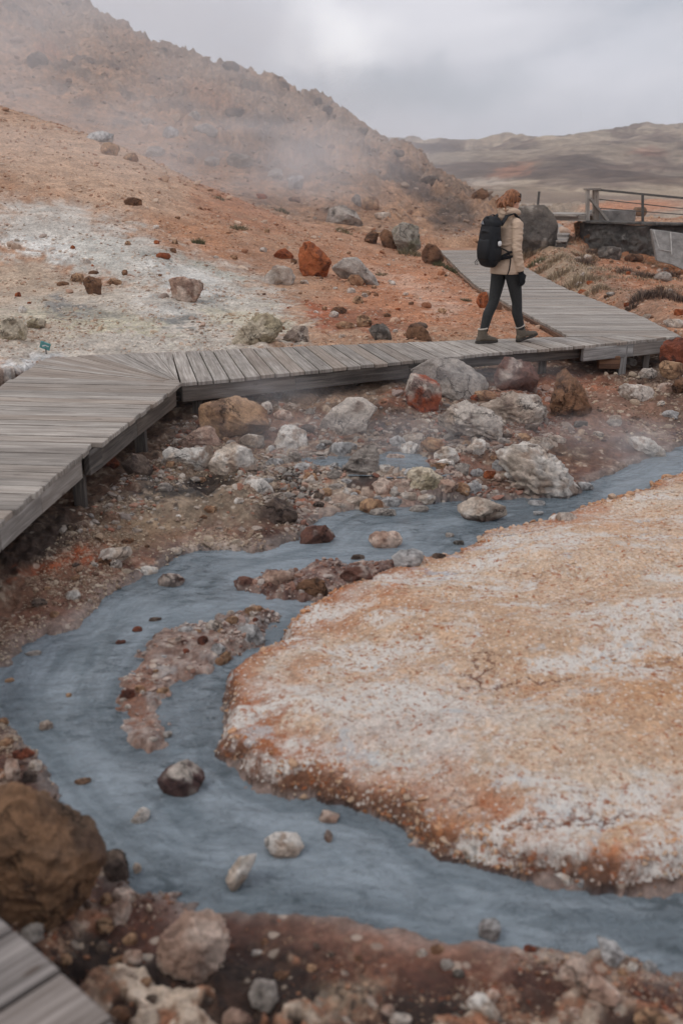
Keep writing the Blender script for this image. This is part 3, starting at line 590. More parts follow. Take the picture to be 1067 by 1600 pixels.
    def z(cx, cy, rx, ry, c, k=1.0, hard=.5, rot=0.0, brk=.25, msk=None):
        dx, dy = wx - cx, wy - cy; ca, sa = math.cos(rot), math.sin(rot); a = (dx * ca + dy * sa) / rx; b = (-dx * sa + dy * ca) / ry
        m = sstep(1.0, hard, np.sqrt(a * a + b * b) + brk * nD) * G; put(m if msk is None else m * msk, c, k)
    z(120, 260, 340, 90, S(178, 148, 124), .9, .3, .35, .15, sl); z(380, 325, 150, 40, S(156, 108, 80), .8, .3, .42, .2, sl); z(320, 370, 130, 40, S(166, 118, 86), .8, .3, .35, .2, sl)
    z(600, 400, 170, 70, S(160, 108, 76), .8, .4, .3, .2, sl); z(560, 365, 200, 40, S(166, 128, 102), .7, .4, .3, .2, sl); z(650, 470, 190, 60, S(166, 112, 80), .9, .4, .1, .2, sl); z(620, 440, 110, 18, S(186, 152, 130), .7, .4, .2, .4, sl); z(690, 480, 60, 14, S(190, 160, 140), .6, .4, .3, .4, sl)
    z(580, 505, 105, 28, S(134, 84, 60), .8, .4, .08, .3, sl); z(510, 490, 34, 16, S(146, 80, 50), .85, .4, 0, .3, sl)
    z(90, 365, 190, 62, S(186, 180, 170), .9, .35, .12, .4, sl); z(230, 415, 190, 52, S(182, 178, 168), .9, .35, .25, .4, sl); z(350, 480, 150, 60, S(178, 170, 158), .9, .35, .2, .4, sl); z(130, 500, 260, 70, S(168, 156, 140), .8, .35, 0, .4, sl)
    z(260, 500, 260, 56, S(182, 174, 162), .85, .45, .05, .4, sl); z(190, 548, 330, 34, S(178, 170, 158), .85, .5, 0, .3, sl); z(60, 470, 200, 80, S(172, 160, 144), .7, .45, .05, .5, sl); z(330, 450, 150, 70, S(180, 172, 160), .7, .4, .3, .5, sl); z(30, 440, 80, 30, S(172, 150, 128), .7, .4, 0, .4, sl); z(150, 500, 150, 22, S(176, 168, 140), .6, .4, .1, .6, sl); z(390, 500, 90, 26, S(184, 174, 148), .6, .4, .1, .6, sl); z(330, 415, 70, 12, S(150, 150, 138), .6, .4, .35, .6, sl); z(300, 440, 90, 30, S(196, 192, 184), .8, .4, .2, .5, sl); z(60, 385, 70, 22, S(204, 200, 192), .8, .4, .1, .5, sl); z(110, 475, 64, 14, S(118, 116, 112), .85, .4, .15, .6, sl); z(130, 490, 90, 14, S(130, 126, 120), .6, .4, .1, .6, sl); z(275, 490, 44, 18, S(120, 120, 116), .8, .4, .6, .7, sl)
    z(258, 405, 50, 9, S(132, 132, 124), .7, .4, .35, .6, sl); z(40, 565, 60, 14, S(206, 204, 200), .8, .4, -.2, .5, sl)
    z(345, 470, 26, 20, S(126, 126, 120), .7, .3, .8, .8, sl); z(245, 478, 60, 12, S(196, 190, 180), .6, .4, .2, .6, sl)
    # right bank of the path
    rb = (u > .14) & (reg >= 7.7) & (reg < 11.0)
    put(rb, S(160, 112, 82)); put(rb * sstep(-.1, .4, nB), S(140, 102, 78), .8); put(rb * sstep(.0, .5, nD), S(172, 142, 118), .6)
    z(880, 420, 90, 36, S(146, 128, 106), .85, .4, .5, .4, rb); z(990, 470, 110, 30, S(138, 108, 88), .7, .4, .5, .5, rb); z(1000, 420, 80, 26, S(158, 104, 72), .8, .4, .3, .4, rb)
    # --- near ground between walkway and stream
    ng = (reg < 7.75) & ~TD['mound']
    put(ng, S(98, 76, 62)); put(ng * sstep(-.05, .35, nB), S(128, 109, 93), .75); put(ng * sstep(.05, .45, nA), S(108, 78, 61), .7); put(ng * sstep(.0, .4, -nD), S(58, 45, 39), .85); put(ng * sstep(.2, .55, nD), S(176, 158, 138), .6)
    z(520, 610, 170, 26, S(150, 124, 102), .8, .4, -.08, .4, ng); z(640, 620, 60, 20, S(128, 80, 58), .8, .4, 0, .4, ng); z(870, 610, 160, 34, S(142, 92, 68), .8, .4, 0, .4, ng); z(900, 670, 150, 34, S(104, 76, 64), .8, .4, 0, .4, ng); z(980, 640, 110, 40, S(128, 98, 82), .7, .4, 0, .5, ng)
    z(400, 660, 120, 30, S(132, 96, 76), .7, .4, 0, .4, ng); z(520, 740, 190, 46, S(138, 128, 120), .75, .4, .05, .6, ng); z(700, 735, 90, 30, S(150, 110, 92), .7, .4, 0, .5, ng); z(560, 790, 130, 26, S(136, 104, 86), .8, .4, 0, .5, ng)
    z(300, 780, 170, 60, S(128, 112, 94), .8, .4, 0, .6, ng); z(265, 765, 95, 26, S(58, 54, 52), .9, .4, -.1, .7, ng); z(180, 760, 60, 24, S(80, 56, 44), .8, .4, -.6, .5, ng); z(60, 850, 120, 44, S(58, 46, 40), .9, .3, -.65, .4, ng)
    z(240, 840, 150, 30, S(140, 118, 94), .7, .4, .05, .7, ng); z(110, 880, 110, 26, S(152, 78, 46), .85, .3, -.35, .5, ng); z(90, 930, 150, 50, S(118, 84, 66), .85, .4, -.3, .4, ng); z(150, 920, 70, 30, S(112, 84, 68), .7, .4, -.4, .5, ng); z(60, 985, 90, 26, S(134, 98, 78), .7, .4, -.2, .5, ng)
    z(330, 850, 80, 12, S(66, 40, 32), .85, .4, -.1, .6, ng); z(440, 800, 50, 26, S(78, 62, 52), .8, .4, 0, .5, ng)
    # bottom bank; near-black blotches paint in crevice shade along with wet soil
    bt = ng & (TPY > 1180)
    put(bt, S(90, 65, 51)); put(bt * sstep(-.05, .4, nB), S(114, 82, 64), .8); put(bt * sstep(.2, .5, nD), S(168, 142, 118), .55); bdk = sstep(-.05, .35, -nD)
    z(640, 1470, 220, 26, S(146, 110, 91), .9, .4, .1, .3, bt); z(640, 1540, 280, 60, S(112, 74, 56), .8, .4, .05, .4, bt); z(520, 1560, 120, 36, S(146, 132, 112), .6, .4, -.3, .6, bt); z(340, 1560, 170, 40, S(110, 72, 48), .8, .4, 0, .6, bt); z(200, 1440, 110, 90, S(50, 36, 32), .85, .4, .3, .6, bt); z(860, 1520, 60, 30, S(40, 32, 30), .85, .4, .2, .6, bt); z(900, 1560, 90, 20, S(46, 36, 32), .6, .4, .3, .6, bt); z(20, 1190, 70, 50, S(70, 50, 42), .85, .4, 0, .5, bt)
    z(930, 1570, 260, 40, S(118, 78, 58), .6, .4, .05, .4, bt); put(bt * bdk * sstep(0, .2, TD['sw'] - .1), S(44, 33, 29), .85)
    pc_ = ng * TD['cru']; put(pc_ * TD['plate'], S(150, 126, 106), .55); put(pc_ * TD['plate'] * sstep(-.1, .2, nB), S(186, 170, 152), .7); put(pc_ * TD['plate'] * sstep(.05, .3, -nB), S(150, 98, 70), .7); put(pc_ * (1 - TD['plate']), S(44, 34, 30), .88)  # low gaps between plates get near-black shade in the colour
    put(ng * sstep(.1, .8, TD['hol']), S(40, 31, 27), .9)  # hollows painted near black to deepen their shade
    # islands
    ia = TD['sa'] < .06; ib = TD['sb'] < .06
    put(ia, S(112, 84, 72)); put(ia * sstep(.0, .4, nD), S(150, 132, 120), .7); put(ia * sstep(.0, .4, -nD), S(74, 52, 46), .9)
    put(ib, S(128, 106, 94)); put(ib * sstep(.0, .35, nB), S(140, 134, 130), .9); put(ib * sstep(.0, .4, nD), S(158, 144, 134), .6); put(ib * sstep(.05, .4, -nD), S(96, 70, 58), .85); z(215, 1090, 40, 60, S(126, 84, 62), .8, .4, .2, .4, ib)
    # fresh wet rim along the water: silt grey, then rust
    sw = TD['sw']; rim = ng & (sw > 0); put(rim * sstep(.16, .02, sw + .08 * nC), S(132, 118, 110), .65); put(rim * sstep(.03, .12, sw) * sstep(.34, .18, sw + .1 * nC), S(96, 58, 44), .45)
    put((sw <= 0) * ~TD['mound'] * (TD['isl'] > .03), S(84, 88, 92))
    # --- mound
    mo = TD['mound']; s_ = -TD['sm']
    put(mo, S(200, 172, 146)); put(mo * sstep(-.1, .45, nA), S(190, 156, 126), .7); put(mo * sstep(.0, .5, fbm2(X * 1.4, Y * 2.2, 5, 261)), S(208, 190, 170), .8); put(mo * sstep(.1, .5, fbm2(X * 1.1 + 7, Y * 1.8, 5, 271)), S(184, 138, 102), .75)
    wx = TPX + 60 * nB; wy = TPY + 40 * fbm2(lu * 3 + 50, lv * 3, 4, 241)
    z(640, 1130, 200, 110, S(202, 194, 186), .75, .3, -.1, .6, mo); z(560, 1210, 150, 50, S(208, 198, 186), .8, .3, .1, .6, mo); z(1000, 1090, 170, 110, S(192, 142, 98), .6, .3, 0, .4, mo); z(1000, 1300, 140, 70, S(192, 148, 106), .6, .3, 0, .4, mo); z(850, 880, 300, 40, S(206, 180, 154), .6, .3, -.1, .4, mo)
    z(400, 1110, 54, 80, S(166, 108, 74), .92, .5, .1, .2, mo); z(470, 1060, 40, 60, S(176, 124, 88), .6, .4, .4, .3, mo); z(430, 1215, 90, 22, S(186, 128, 84), .7, .4, .05, .4, mo); z(585, 1258, 60, 16, S(172, 88, 44), .9, .4, .35, .4, mo); z(700, 1310, 70, 20, S(184, 124, 76), .6, .4, .3, .5, mo); z(960, 1350, 40, 18, S(182, 106, 58), .7, .4, -.6, .5, mo)
    z(640, 905, 60, 12, S(178, 112, 72), .7, .4, -.3, .5, mo); z(690, 895, 46, 10, S(176, 180, 186), .8, .4, -.15, .4, mo); z(770, 845, 44, 10, S(188, 190, 192), .8, .4, -.2, .4, mo); z(1020, 760, 60, 14, S(206, 192, 176), .8, .4, -.4, .4, mo)
    put(mo * sstep(.5, .08, s_ + .12 * nC) * sstep(.0, .3, fbm2(X * 1.7, Y * 1.7, 4, 281)), S(170, 98, 58), .75); put(mo * sstep(.4, .1, s_ + .1 * nC) * sstep(.1, .35, fbm2(X * 3.1, Y * 3.1, 4, 285)), S(206, 196, 182), .7)
    put(mo * sstep(.24, .05, s_ + .09 * nC), S(160, 98, 60), .75); put(mo * sstep(.10, .03, s_ + .04 * nC), S(104, 70, 52), .85); put(mo * sstep(.03, .0, s_ + .01 * nC), S(70, 54, 46), .8)  # rust rim; the darkest bands paint the shade of an undercut
    return np.clip(col, .012, .85)
TCOL = paint()

def piece(name, fm, mat, kind='structure', keep_sm=True):
    f = QF[fm]; idx = np.unique(f); rm = np.full(len(TP), -1, np.int64); rm[idx] = np.arange(len(idx))
    o = np_mesh(name, TP[idx], rm[f], mat, True, {'Col': ('FLOAT_COLOR', TCOL[idx]), 'Wet': ('FLOAT', TD['wet'][idx])}); tag(o, kind=kind); return o
_i = np.arange(NR * NC).reshape(NR, NC); QF = np.stack([_i[:-1, :-1], _i[:-1, 1:], _i[1:, 1:], _i[1:, :-1]], -1).reshape(-1, 4)
qreg = TD['reg'][QF].mean(1); qu = TD['u'][QF].mean(1); qm = TD['mound'][QF].all(1)
f_far = qreg >= 14.9; f_hill = (qreg >= 10.85) & (qreg < 13.5) & (qu < .2) & ~f_far; f_m = qm
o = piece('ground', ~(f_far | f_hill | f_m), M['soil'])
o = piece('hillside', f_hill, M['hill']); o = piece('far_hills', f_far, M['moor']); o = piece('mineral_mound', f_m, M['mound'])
def water_sheet(name, x0, x1, y0, y1, z, st=.05):
    xs = np.arange(x0, x1, st); ys = np.arange(y0, y1, st); a, b = np.meshgrid(xs, ys); i = np.arange(a.size).reshape(a.shape)
    zz = z + .004 * fbm2(a.ravel() * 4, b.ravel() * 4, 3, 301)
    q = np.stack([i[:-1, :-1], i[:-1, 1:], i[1:, 1:], i[1:, :-1]], -1).reshape(-1, 4)
    cen = np.stack([a.ravel(), b.ravel()], 1)[q].mean(1)
    return cen, zz, np.stack([a.ravel(), b.ravel(), zz], 1), q
cen, zz, V, q = water_sheet('water', -3.5, 9, .9, 11.2, WZ)
k = (poly_sd(W_OUT, cen[:, 0], cen[:, 1]) < .18); q = q[k]; idx = np.unique(q); rm = np.full(len(V), -1); rm[idx] = np.arange(len(idx))
fsd = poly_sd(W_OUT, V[idx, 0], V[idx, 1]); fsd = np.minimum(-fsd, np.minimum(poly_sd(W_ISLA, V[idx, 0], V[idx, 1]), poly_sd(W_ISLB, V[idx, 0], V[idx, 1])))
tag(np_mesh('stream_water', V[idx], rm[q], M['water'], attrs={'Flow': ('FLOAT_VECTOR', np.stack([V[idx, 0] * .55, V[idx, 1] * .55, fsd * 4.5], 1))}), kind='structure')
cen, zz, V, q = water_sheet('water', -2, 3, 6, 10.5, -.43)
k = (poly_sd(W_POND, cen[:, 0], cen[:, 1]) < .12); q = q[k]; idx = np.unique(q); rm = np.full(len(V), -1); rm[idx] = np.arange(len(idx))
tag(np_mesh('pool_water', V[idx], rm[q], M['water'], attrs={'Flow': ('FLOAT_VECTOR', V[idx] * .6)}), kind='structure')
# ------------------------------------------------------------------ decks, railing, wall, marker
def resample(poly, n):
    P = np.asarray(poly, float); L = np.concatenate([[0], np.cumsum(np.linalg.norm(np.diff(P, axis=0), axis=1))]); t = np.linspace(0, L[-1], n)
    return np.stack([np.interp(t, L, P[:, k]) for k in range(P.shape[1])], 1)
PT = .034                                              # plank thickness
def jit(s): return random.uniform(-s, s)
bw = empty('boardwalk', (0, 9, 0), 'long weathered grey plank boardwalk curving across the hot stream with no railing', 'boardwalk')
def planks_between(mb, Lc, Rc, gap=.013, ov=.02, zj=.003):
    for i in range(len(Lc) - 1):
        a, b, c, d = Lc[i], Lc[i + 1], Rc[i + 1], Rc[i]
        wdt = np.linalg.norm(b - a); wd2 = np.linalg.norm(c - d); g1 = min(gap, wdt * .25) / max(wdt, 1e-6) / 2; g2 = min(gap, wd2 * .25) / max(wd2, 1e-6) / 2
        a2, b2 = a + (b - a) * g1, b - (b - a) * g1; d2, c2 = d + (c - d) * g2, c - (c - d) * g2
        e = (d2 - a2); e = e / np.linalg.norm(e); o1, o2 = ov + jit(.010), ov + jit(.012); z = jit(zj)
        mb.slab([(*(a2 - e * o1), z), (*(b2 - e * o1), z), (*(c2 + e * o2), z), (*(d2 + e * o2), z)], -PT, 0, random.random() * 60)
dk = MB()
# straight run in front of the hill
planks_between(dk, resample(wpoly(DK_MAIN_B, 0), 40), resample(wpoly(DK_MAIN_F, 0), 40))
# path leading away: planks lie across it
PL, PR = wpoly(DK_PATH_L, 0), wpoly(DK_PATH_R, 0)
ys = np.arange(11.95, 27.3, .152)
il, ir = np.argsort(PL[:, 1]), np.argsort(PR[:, 1])
Lx = np.stack([np.interp(ys, PL[il, 1], PL[il, 0]), ys], 1); Rx = np.stack([np.interp(ys, PR[ir, 1], PR[ir, 0]), ys], 1)
planks_between(dk, Lx, Rx, .009, .012)
# wide left arm running towards the camera
FE = wpoly([(281, 598), (218, 644), (157, 692)], 0); FE2 = wpoly([(128, 706), (64, 758), (0, 812), (-60, 863)], 0)
dirF = (FE2[-1] - FE2[-2]) / np.linalg.norm(FE2[-1] - FE2[-2]); FE2 = np.concatenate([FE2, [FE2[-1] + dirF * 1.6]])
BE = wpoly([(70, 560), (50, 572), (0, 605), (-20, 620)], 0); BE = np.concatenate([BE, [BE[-1] + np.array([-.28, -1.2]), BE[-1] + np.array([-.6, -5.0])]])
def xat(P, y): i = np.argsort(P[:, 1]); return np.interp(y, P[i, 1], P[i, 0])
ytop = FE[0, 1]; ystep = FE[-1, 1]
ys1 = np.linspace(ytop, ystep, int((ytop - ystep) / .152) + 1); ys2 = np.arange(ystep, 3.0, -.152)
sk = .16                                              # planks are laid slightly askew
planks_between(dk, np.stack([xat(BE, ys1 + sk), ys1 + sk], 1), np.stack([xat(FE, ys1), ys1], 1))
planks_between(dk, np.stack([xat(BE, ys2 + sk), ys2 + sk], 1), np.stack([xat(FE2, ys2), ys2], 1))
# fan of tapered boards at the inside corner
outer = np.concatenate([[[xat(BE, ytop + sk), ytop + sk]], wpoly([(20, 592), (70, 560), (160, 554), (268, 550)], 0)])
nf = 15; Of = resample(outer, nf + 1); piv = FE[0]; f2 = (wpoly([(283, 598)], 0)[0] - piv); If = np.stack([piv + (i / nf) * f2 + np.array([0, 0]) for i in range(nf + 1)])
If = np.array([piv + (Of[i] - piv) * .10 for i in range(nf + 1)])
planks_between(dk, Of, If, .006, .0)
cap = MB()
dk.slab([(*(If[0]), 0), (*(If[nf // 2]), 0), (*(If[-1]), 0), (*piv, 0)], -PT, -.001, 31.0)
dk.build('deck', M['wood'], bw)
bm_ = MB()
def fascia(px_pts, z=-PT, ht=.135, th=.05, inset=.035, cen=None, mb=None, cuts=None):
    P = wpoly(px_pts, 0)
    for i in range(len(P) - 1):
        a, b = P[i], P[i + 1]; t = (b - a) / np.linalg.norm(b - a); n = np.array([-t[1], t[0]])
        if (np.array(cen) - a) @ n < 0: n = -n
        (mb or bm_).beam((*(a + n * inset), z - ht / 2), (*(b + n * inset), z - ht / 2), th, ht)
fascia([(285, 598), (462, 581), (640, 563)], cen=P_MAIN.mean(0), ht=.15); fascia([(640, 563), (728, 554)], cen=P_MAIN.mean(0), ht=.13)
fascia([(728, 554), (915, 539)], cen=P_MAIN.mean(0), ht=.13, inset=.13)
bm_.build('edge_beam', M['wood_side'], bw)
b2 = MB(); fascia([(912, 539.5), (990, 532), (1040, 527)], cen=P_MAIN.mean(0), ht=.15, inset=.02, mb=b2); b2.build('edge_beam', M['wood_pale'], bw)
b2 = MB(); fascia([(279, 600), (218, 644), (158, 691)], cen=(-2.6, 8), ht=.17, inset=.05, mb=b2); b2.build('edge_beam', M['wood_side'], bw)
b2 = MB(); fascia([(128, 707), (64, 758), (0, 812)], cen=(-2.8, 6), ht=.15, inset=.03, mb=b2); Pz = FE2
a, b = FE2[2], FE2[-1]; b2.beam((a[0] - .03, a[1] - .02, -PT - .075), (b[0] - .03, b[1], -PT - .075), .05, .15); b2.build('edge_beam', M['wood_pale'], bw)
b2 = MB(); a, b = wpoly([(158, 692), (131, 705)], 0); b2.beam((*a + np.array([-.03, .05]), -.115), (*b + np.array([0, .05]), -.115), .05, .15); b2.build('edge_beam', M['wood_side'], bw)
# brown kerb timber along the near left side of the path
b2 = MB()
for i in range(len(PL) - 3):
    a, b = PL[i], PL[i + 1]; b2.beam((a[0] - .035, a[1] + (.04 if i == 0 else 0), -.085), (b[0] - .035, b[1], -.085), .045, .11)
b2.build('side_beam', M['wood_brown'], bw)
b2 = MB()
for i in range(len(PR) - 2):
    a, b = PR[i], PR[i + 1]; b2.beam((a[0] - .05, a[1], -.10), (b[0] - .05, b[1], -.10), .045, .11)
b2.build('side_beam', M['wood_brown'], bw)
for (px, pyz, wd, ins) in ((977, 534, .085, .08), (1018, 530, .07, .16), (735, 554, .10, .22), (560, 571, .09, .35), (860, 544, .08, .4), (228, 642, .09, .22), (300, 600, .09, .3), (128, 712, .08, .25)):
    a = wpoly([(px, pyz)], 0)[0] + np.array([-.1 * (px < 300), ins]); zb = float(height_at(a[0], a[1])) - .1
    p = MB(); p.beam((a[0], a[1], zb), (a[0], a[1], -PT - .01), wd, wd, up=(0, 1, 0)); p.build('post', M['wood_pale'] if px > 900 else M['wood_side'], bw)
# timber block and stub under the deck
a = atZ(952, 573, -.28); blk = MB(); blk.beam((a[0] - .12, a[1] + .1, -.235), (a[0] + .13, a[1] + .08, -.235), .14, .15, bev=.012)
tag(blk.build('timber_block', M['wood_brown']), 'brown squared timber block lying on the soil under the right end of the boardwalk', 'timber block')
# photographer's own deck
nb = empty('near_boardwalk', (*NEAR_A, 0), 'weathered plank boardwalk in the bottom left corner, its thick boards seen close up', 'boardwalk')
e0 = NEAR_A - near_dir * 1.1; e1 = NEAR_B + near_dir * 2.6
pd = atZ(0, 1577)[:2] - atZ(88, 1522)[:2]; pd /= np.linalg.norm(pd)
sdist = [((atZ(*q)[:2] - e0) @ near_dir) for q in ((13, 1458), (88, 1522))]; stp = sdist[1] - sdist[0]
tl = np.arange(sdist[0] - 7 * stp, np.linalg.norm(e1 - e0), stp); nk = MB()
Ee = np.array([e0 + near_dir * t for t in tl]); planks_between(nk, Ee, Ee + pd * 1.5, .014, .012)
nk.build('deck', M['wood_near'], nb)
k = MB(); k.beam((*(e0 + pd * .05), -PT - .08), (*(e1 + pd * .05), -PT - .08), .05, .15); k.build('edge_beam', M['wood_side'], nb)
# far piece of deck that comes out behind the dark boulder
fz = .46; Q = [atZ(x, y, fz) for x, y in ((868, 348), (874, 349), (891, 362), (884, 375), (869, 376), (867, 350))]
Qc = sum(Q) / len(Q); fb = empty('far_boardwalk', Qc, 'short pale stretch of plank path emerging behind the dark grey boulder', 'boardwalk'); mb = MB()
ya = np.arange(min(q[1] for q in Q), max(q[1] for q in Q) - .15, .2)
pol = [(q[0], q[1]) for q in Q]
for y in ya:
    xs = []
    for i in range(len(pol)):
        p, q = pol[i], pol[(i + 1) % len(pol)]
        if (p[1] - (y + .1)) * (q[1] - (y + .1)) < 0: xs.append(p[0] + (q[0] - p[0]) * (y + .1 - p[1]) / (q[1] - p[1]))
    if len(xs) >= 2: mb.slab([(min(xs), y, 0), (min(xs), y + .19, 0), (max(xs), y + .19, 0), (max(xs), y, 0)], fz - .04, fz, random.random() * 50)
mb.build('deck', M['wood'], fb); mb = MB(); a, b, c = Q[1], Q[2], Q[3]; mb.beam((b[0], b[1], fz - .14), (c[0], c[1], fz - .09), .05, .09); mb.beam((c[0], c[1] + .03, fz - .14), (Q[4][0], Q[4][1] + .03, fz - .09), .05, .09); mb.build('edge_beam', M['wood_side'], fb)

# ---- masonry wall, railing on top
YW = 24.6
def pw(px, py, Y=YW): return atY(px, py, Y)
top0, top1 = pw(915, 349), pw(1110, 356, 23.2)
wl = empty('stone_wall', (top0[0] + 1, YW, 0), 'dark grey mortared stone retaining wall under the railing at far right', 'wall')
def wall_mesh():
    nx, nz = 90, 34; V = []; pts = []
    outl = [(915, 349, 386), (940, 349, 394), (975, 350, 402), (1000, 352, 410), (1030, 353, 420), (1067, 355, 432), (1120, 358, 445)]
    for i in range(nx + 1):
        px = 915 + (1120 - 915) * i / nx; Y = YW - 1.6 * (px - 915) / 205; yt = np.interp(px, [q[0] for q in outl], [q[1] for q in outl]); yb = np.interp(px, [q[0] for q in outl], [q[2] for q in outl]) + 14
        for j in range(nz + 1): V.append(pw(px, yt + (yb - yt) * j / nz, Y))
    V = np.array(V); n = np.abs(fbm3(V * 2.2, 4, 5)); V[:, 1] += .12 * fbm3(V * 1.3, 4, 9) + .22 * np.abs(fbm3(V * 3.1, 4, 15)) + .08 * n; V[:, 2] += .05 * fbm3(V * 2.6, 3, 19)
    B = V.copy(); B[:, 1] = np.maximum(B[:, 1] + .55, V[:, 1] + .3); m = (nx + 1) * (nz + 1); Fc = []
    for i in range(nx):
        for j in range(nz):
            q = (i * (nz + 1) + j, i * (nz + 1) + j + 1, (i + 1) * (nz + 1) + j + 1, (i + 1) * (nz + 1) + j); Fc.append(q); Fc.append(tuple(x + m for x in q[::-1]))
        Fc.append((i * (nz + 1), (i + 1) * (nz + 1), (i + 1) * (nz + 1) + m, i * (nz + 1) + m))
    for i in (0, nx):
        for j in range(nz): q = (i * (nz + 1) + j, i * (nz + 1) + j + m, i * (nz + 1) + j + 1 + m, i * (nz + 1) + j + 1); Fc.append(q if i == 0 else q[::-1])
    mb = MB(); mb.add(np.concatenate([V, B]), Fc); return mb
wall_mesh().build('masonry', M['stone_wall'], wl, smooth=True)
cp = MB(); p, q = pw(918, 347, YW - .02), pw(1130, 352.5, 22.95); cp.beam((p[0], p[1] + .25, p[2]), (q[0], q[1] + .25, q[2]), .5, .06, bev=.02); cp.build('coping', M['stone_wall'], wl)
rl = empty('railing', pw(925, 345, YW + .3), 'wooden and metal handrail with stout grey end post on the stone wall', 'railing')
YR = YW + .3
p = MB(); a, b = pw(917.5, 297, YR), pw(917.5, 388, YR); p.beam(a, b, .085, .10, up=(0, 1, 0)); a, b = pw(930, 297, YR + .1), pw(930, 346, YR + .1); p.beam(a, b, .13, .13, up=(0, 1, 0)); p.build('end_post', M['wood'], rl)
p = MB(); a, b = pw(914, 295.5, YR), pw(936, 295.5, YR + .1); p.beam(a, b, .20, .05); p.build('post_cap', M['wood'], rl)
p = MB(); a, b = pw(921, 309, YR - .05), pw(949, 345, YR - .05); p.beam(a, b, .06, .12, up=(0, 1, 0)); p.build('brace', M['wood'], rl)
p = MB(); a, b = pw(935, 296.5, YR + .05), pw(1130, 315.5, YR - 1.4); p.beam(a, b, .045, .05); p.build('handrail', M['rail'], rl)
for (y0, y1) in ((314, 331), (327, 338)):
    p = MB(); a, b = pw(934, y0 - (3 if y0 == 314 else 2), YR + .08), pw(1130, y1 + 2, YR - 1.36); p.beam(a, b, .022, .022); p.build('mid_rail', M['rail'], rl)
for px in (1003.5, 1090):
    t = (px - 935) / 195; p = MB(); a, b = pw(px, 296.5 + 19 * t, YR - 1.4 * t), pw(px, 350, YR - 1.4 * t); p.beam(a, b, .055, .05, up=(0, 1, 0)); p.build('baluster_post', M['rail'], rl)
# kerb blocks and deck edge behind the railing
kb = MB(); a, b = pw(922, 337, YW + .9), pw(990, 337, YW + .9); kb.beam(a, b, .35, .28, bev=.03); tag(kb.build('concrete_block', M['concrete']), 'long grey concrete block lying behind the braced end post of the railing', 'concrete block')
kb = MB(); a, b = pw(990, 330.5, YW + 1.6), pw(1008, 330.5, YW + 1.6); kb.beam((a[0], a[1], a[2]), (b[0], b[1], b[2]), .35, .22, bev=.05); tag(kb.build('timber_stub', M['wood_brown']), 'short brown timber stub beside the concrete block on the wall', 'timber stub')
ft = MB(); a, b = pw(858, 334, YW + 1.0), pw(917, 335.5, YW + .4); ft.beam(a, b, 1.2, .06); a2, b2_ = pw(858, 339, YW + .45), pw(915, 341, YW - .1); ft.beam(a2, b2_, .06, .14)
ftr = empty('plank_platform', (float(a[0] + .5), float(a[1]), float(a[2])), 'narrow pale plank landing joining the left end of the railing', 'platform'); ft.build('deck', M['wood'], ftr)
# leaning grey slab with white joint lines
def slab3d(px_pts, Y, th, name, mat, label, cat, lean=.0):
    P = [pw(x, y, Y + lean * (420 - y) / 60) for x, y in px_pts]; c = sum(P) / len(P); mb = MB(); n = len(P); V = [p for p in P] + [p + np.array([.02, th, 0]) for p in P]
    Fc = [tuple(range(n)), tuple(range(2 * n - 1, n - 1, -1))] + [(i, i + n, (i + 1) % n + n, (i + 1) % n) for i in range(n)]; mb.add(V, Fc)
    r = empty(name, c, label, cat); o = mb.build('slab', mat, r); bv = o.modifiers.new('b', 'BEVEL'); bv.width = .025; bv.segments = 2; return r
sl_ = slab3d([(1017, 358), (1040, 361), (1075, 366), (1130, 372), (1130, 440), (1067, 422), (1050, 414), (1026, 408)], 22.2, .22, 'concrete_slab', M['concrete'], 'smooth grey concrete slab leaning against the stone wall at the right edge', 'slab', .5)
jl = MB()
for (p0, p1) in (((1047, 363), (1049, 398)), ((1028, 389), (1048, 393)), ((1021, 360), (1029, 388))):
    a, b = pw(*p0, 22.2 + .5 * (420 - p0[1]) / 60 - .012), pw(*p1, 22.2 + .5 * (420 - p1[1]) / 60 - .012); jl.beam(a, b, 0.02, .02, up=(0, 1, 0), bev=.004)
jl.build('mortar_joint', M['concrete_pale'], sl_)
# lone fence post far off
fp = hit(838, 333); fpz = MB(); fpz.beam((fp[0], fp[1], fp[2] - .3), (fp[0] + .05, fp[1], fp[2] + 31 * fp[1] / F), .08, .08, up=(0, 1, 0)); tag(fpz.build('fence_post', M['rail']), 'thin dark fence post rising above the dark boulder on the far plain', 'post')
# teal marker plate on a thin stake
mk0 = hit(73, 553); mr_ = empty('marker_sign', mk0, 'small tilted teal plate on a thin stake beside the boardwalk at left', 'sign'); mr_sc = mk0[1] / F
s_ = MB(); s_.tube([mk0 + np.array([0, 0, -.1]), mk0 + np.array([-.002, 0, 10 * mr_sc])], [.006, .006], n=8); s_.build('stake', M['rail'], mr_, smooth=True)
c0 = mk0 + np.array([-.002, -.01, 13 * mr_sc]); s_ = MB(); ax = np.array([.93, .1, -.36]); s_.beam(c0 - ax * .055, c0 + ax * .055, .012, .085, up=(.25, -.35, .9), bev=.002); s_.build('plate', M['teal'], mr_)
s_ = MB(); bx = np.array([.33, -.1, .94]); q = c0 + np.array([0, -.0085, .0]); s_.beam(q - ax * .028 - bx * .012, q + ax * .012 + bx * .016, .004, .013, up=(0, 0, 1), bev=.001); s_.beam(q + ax * .012 + bx * .004, q + ax * .04 + bx * .006, .004, .009, up=(0, 0, 1), bev=.001); s_.build('arrow_mark', M['white_plastic'], mr_)

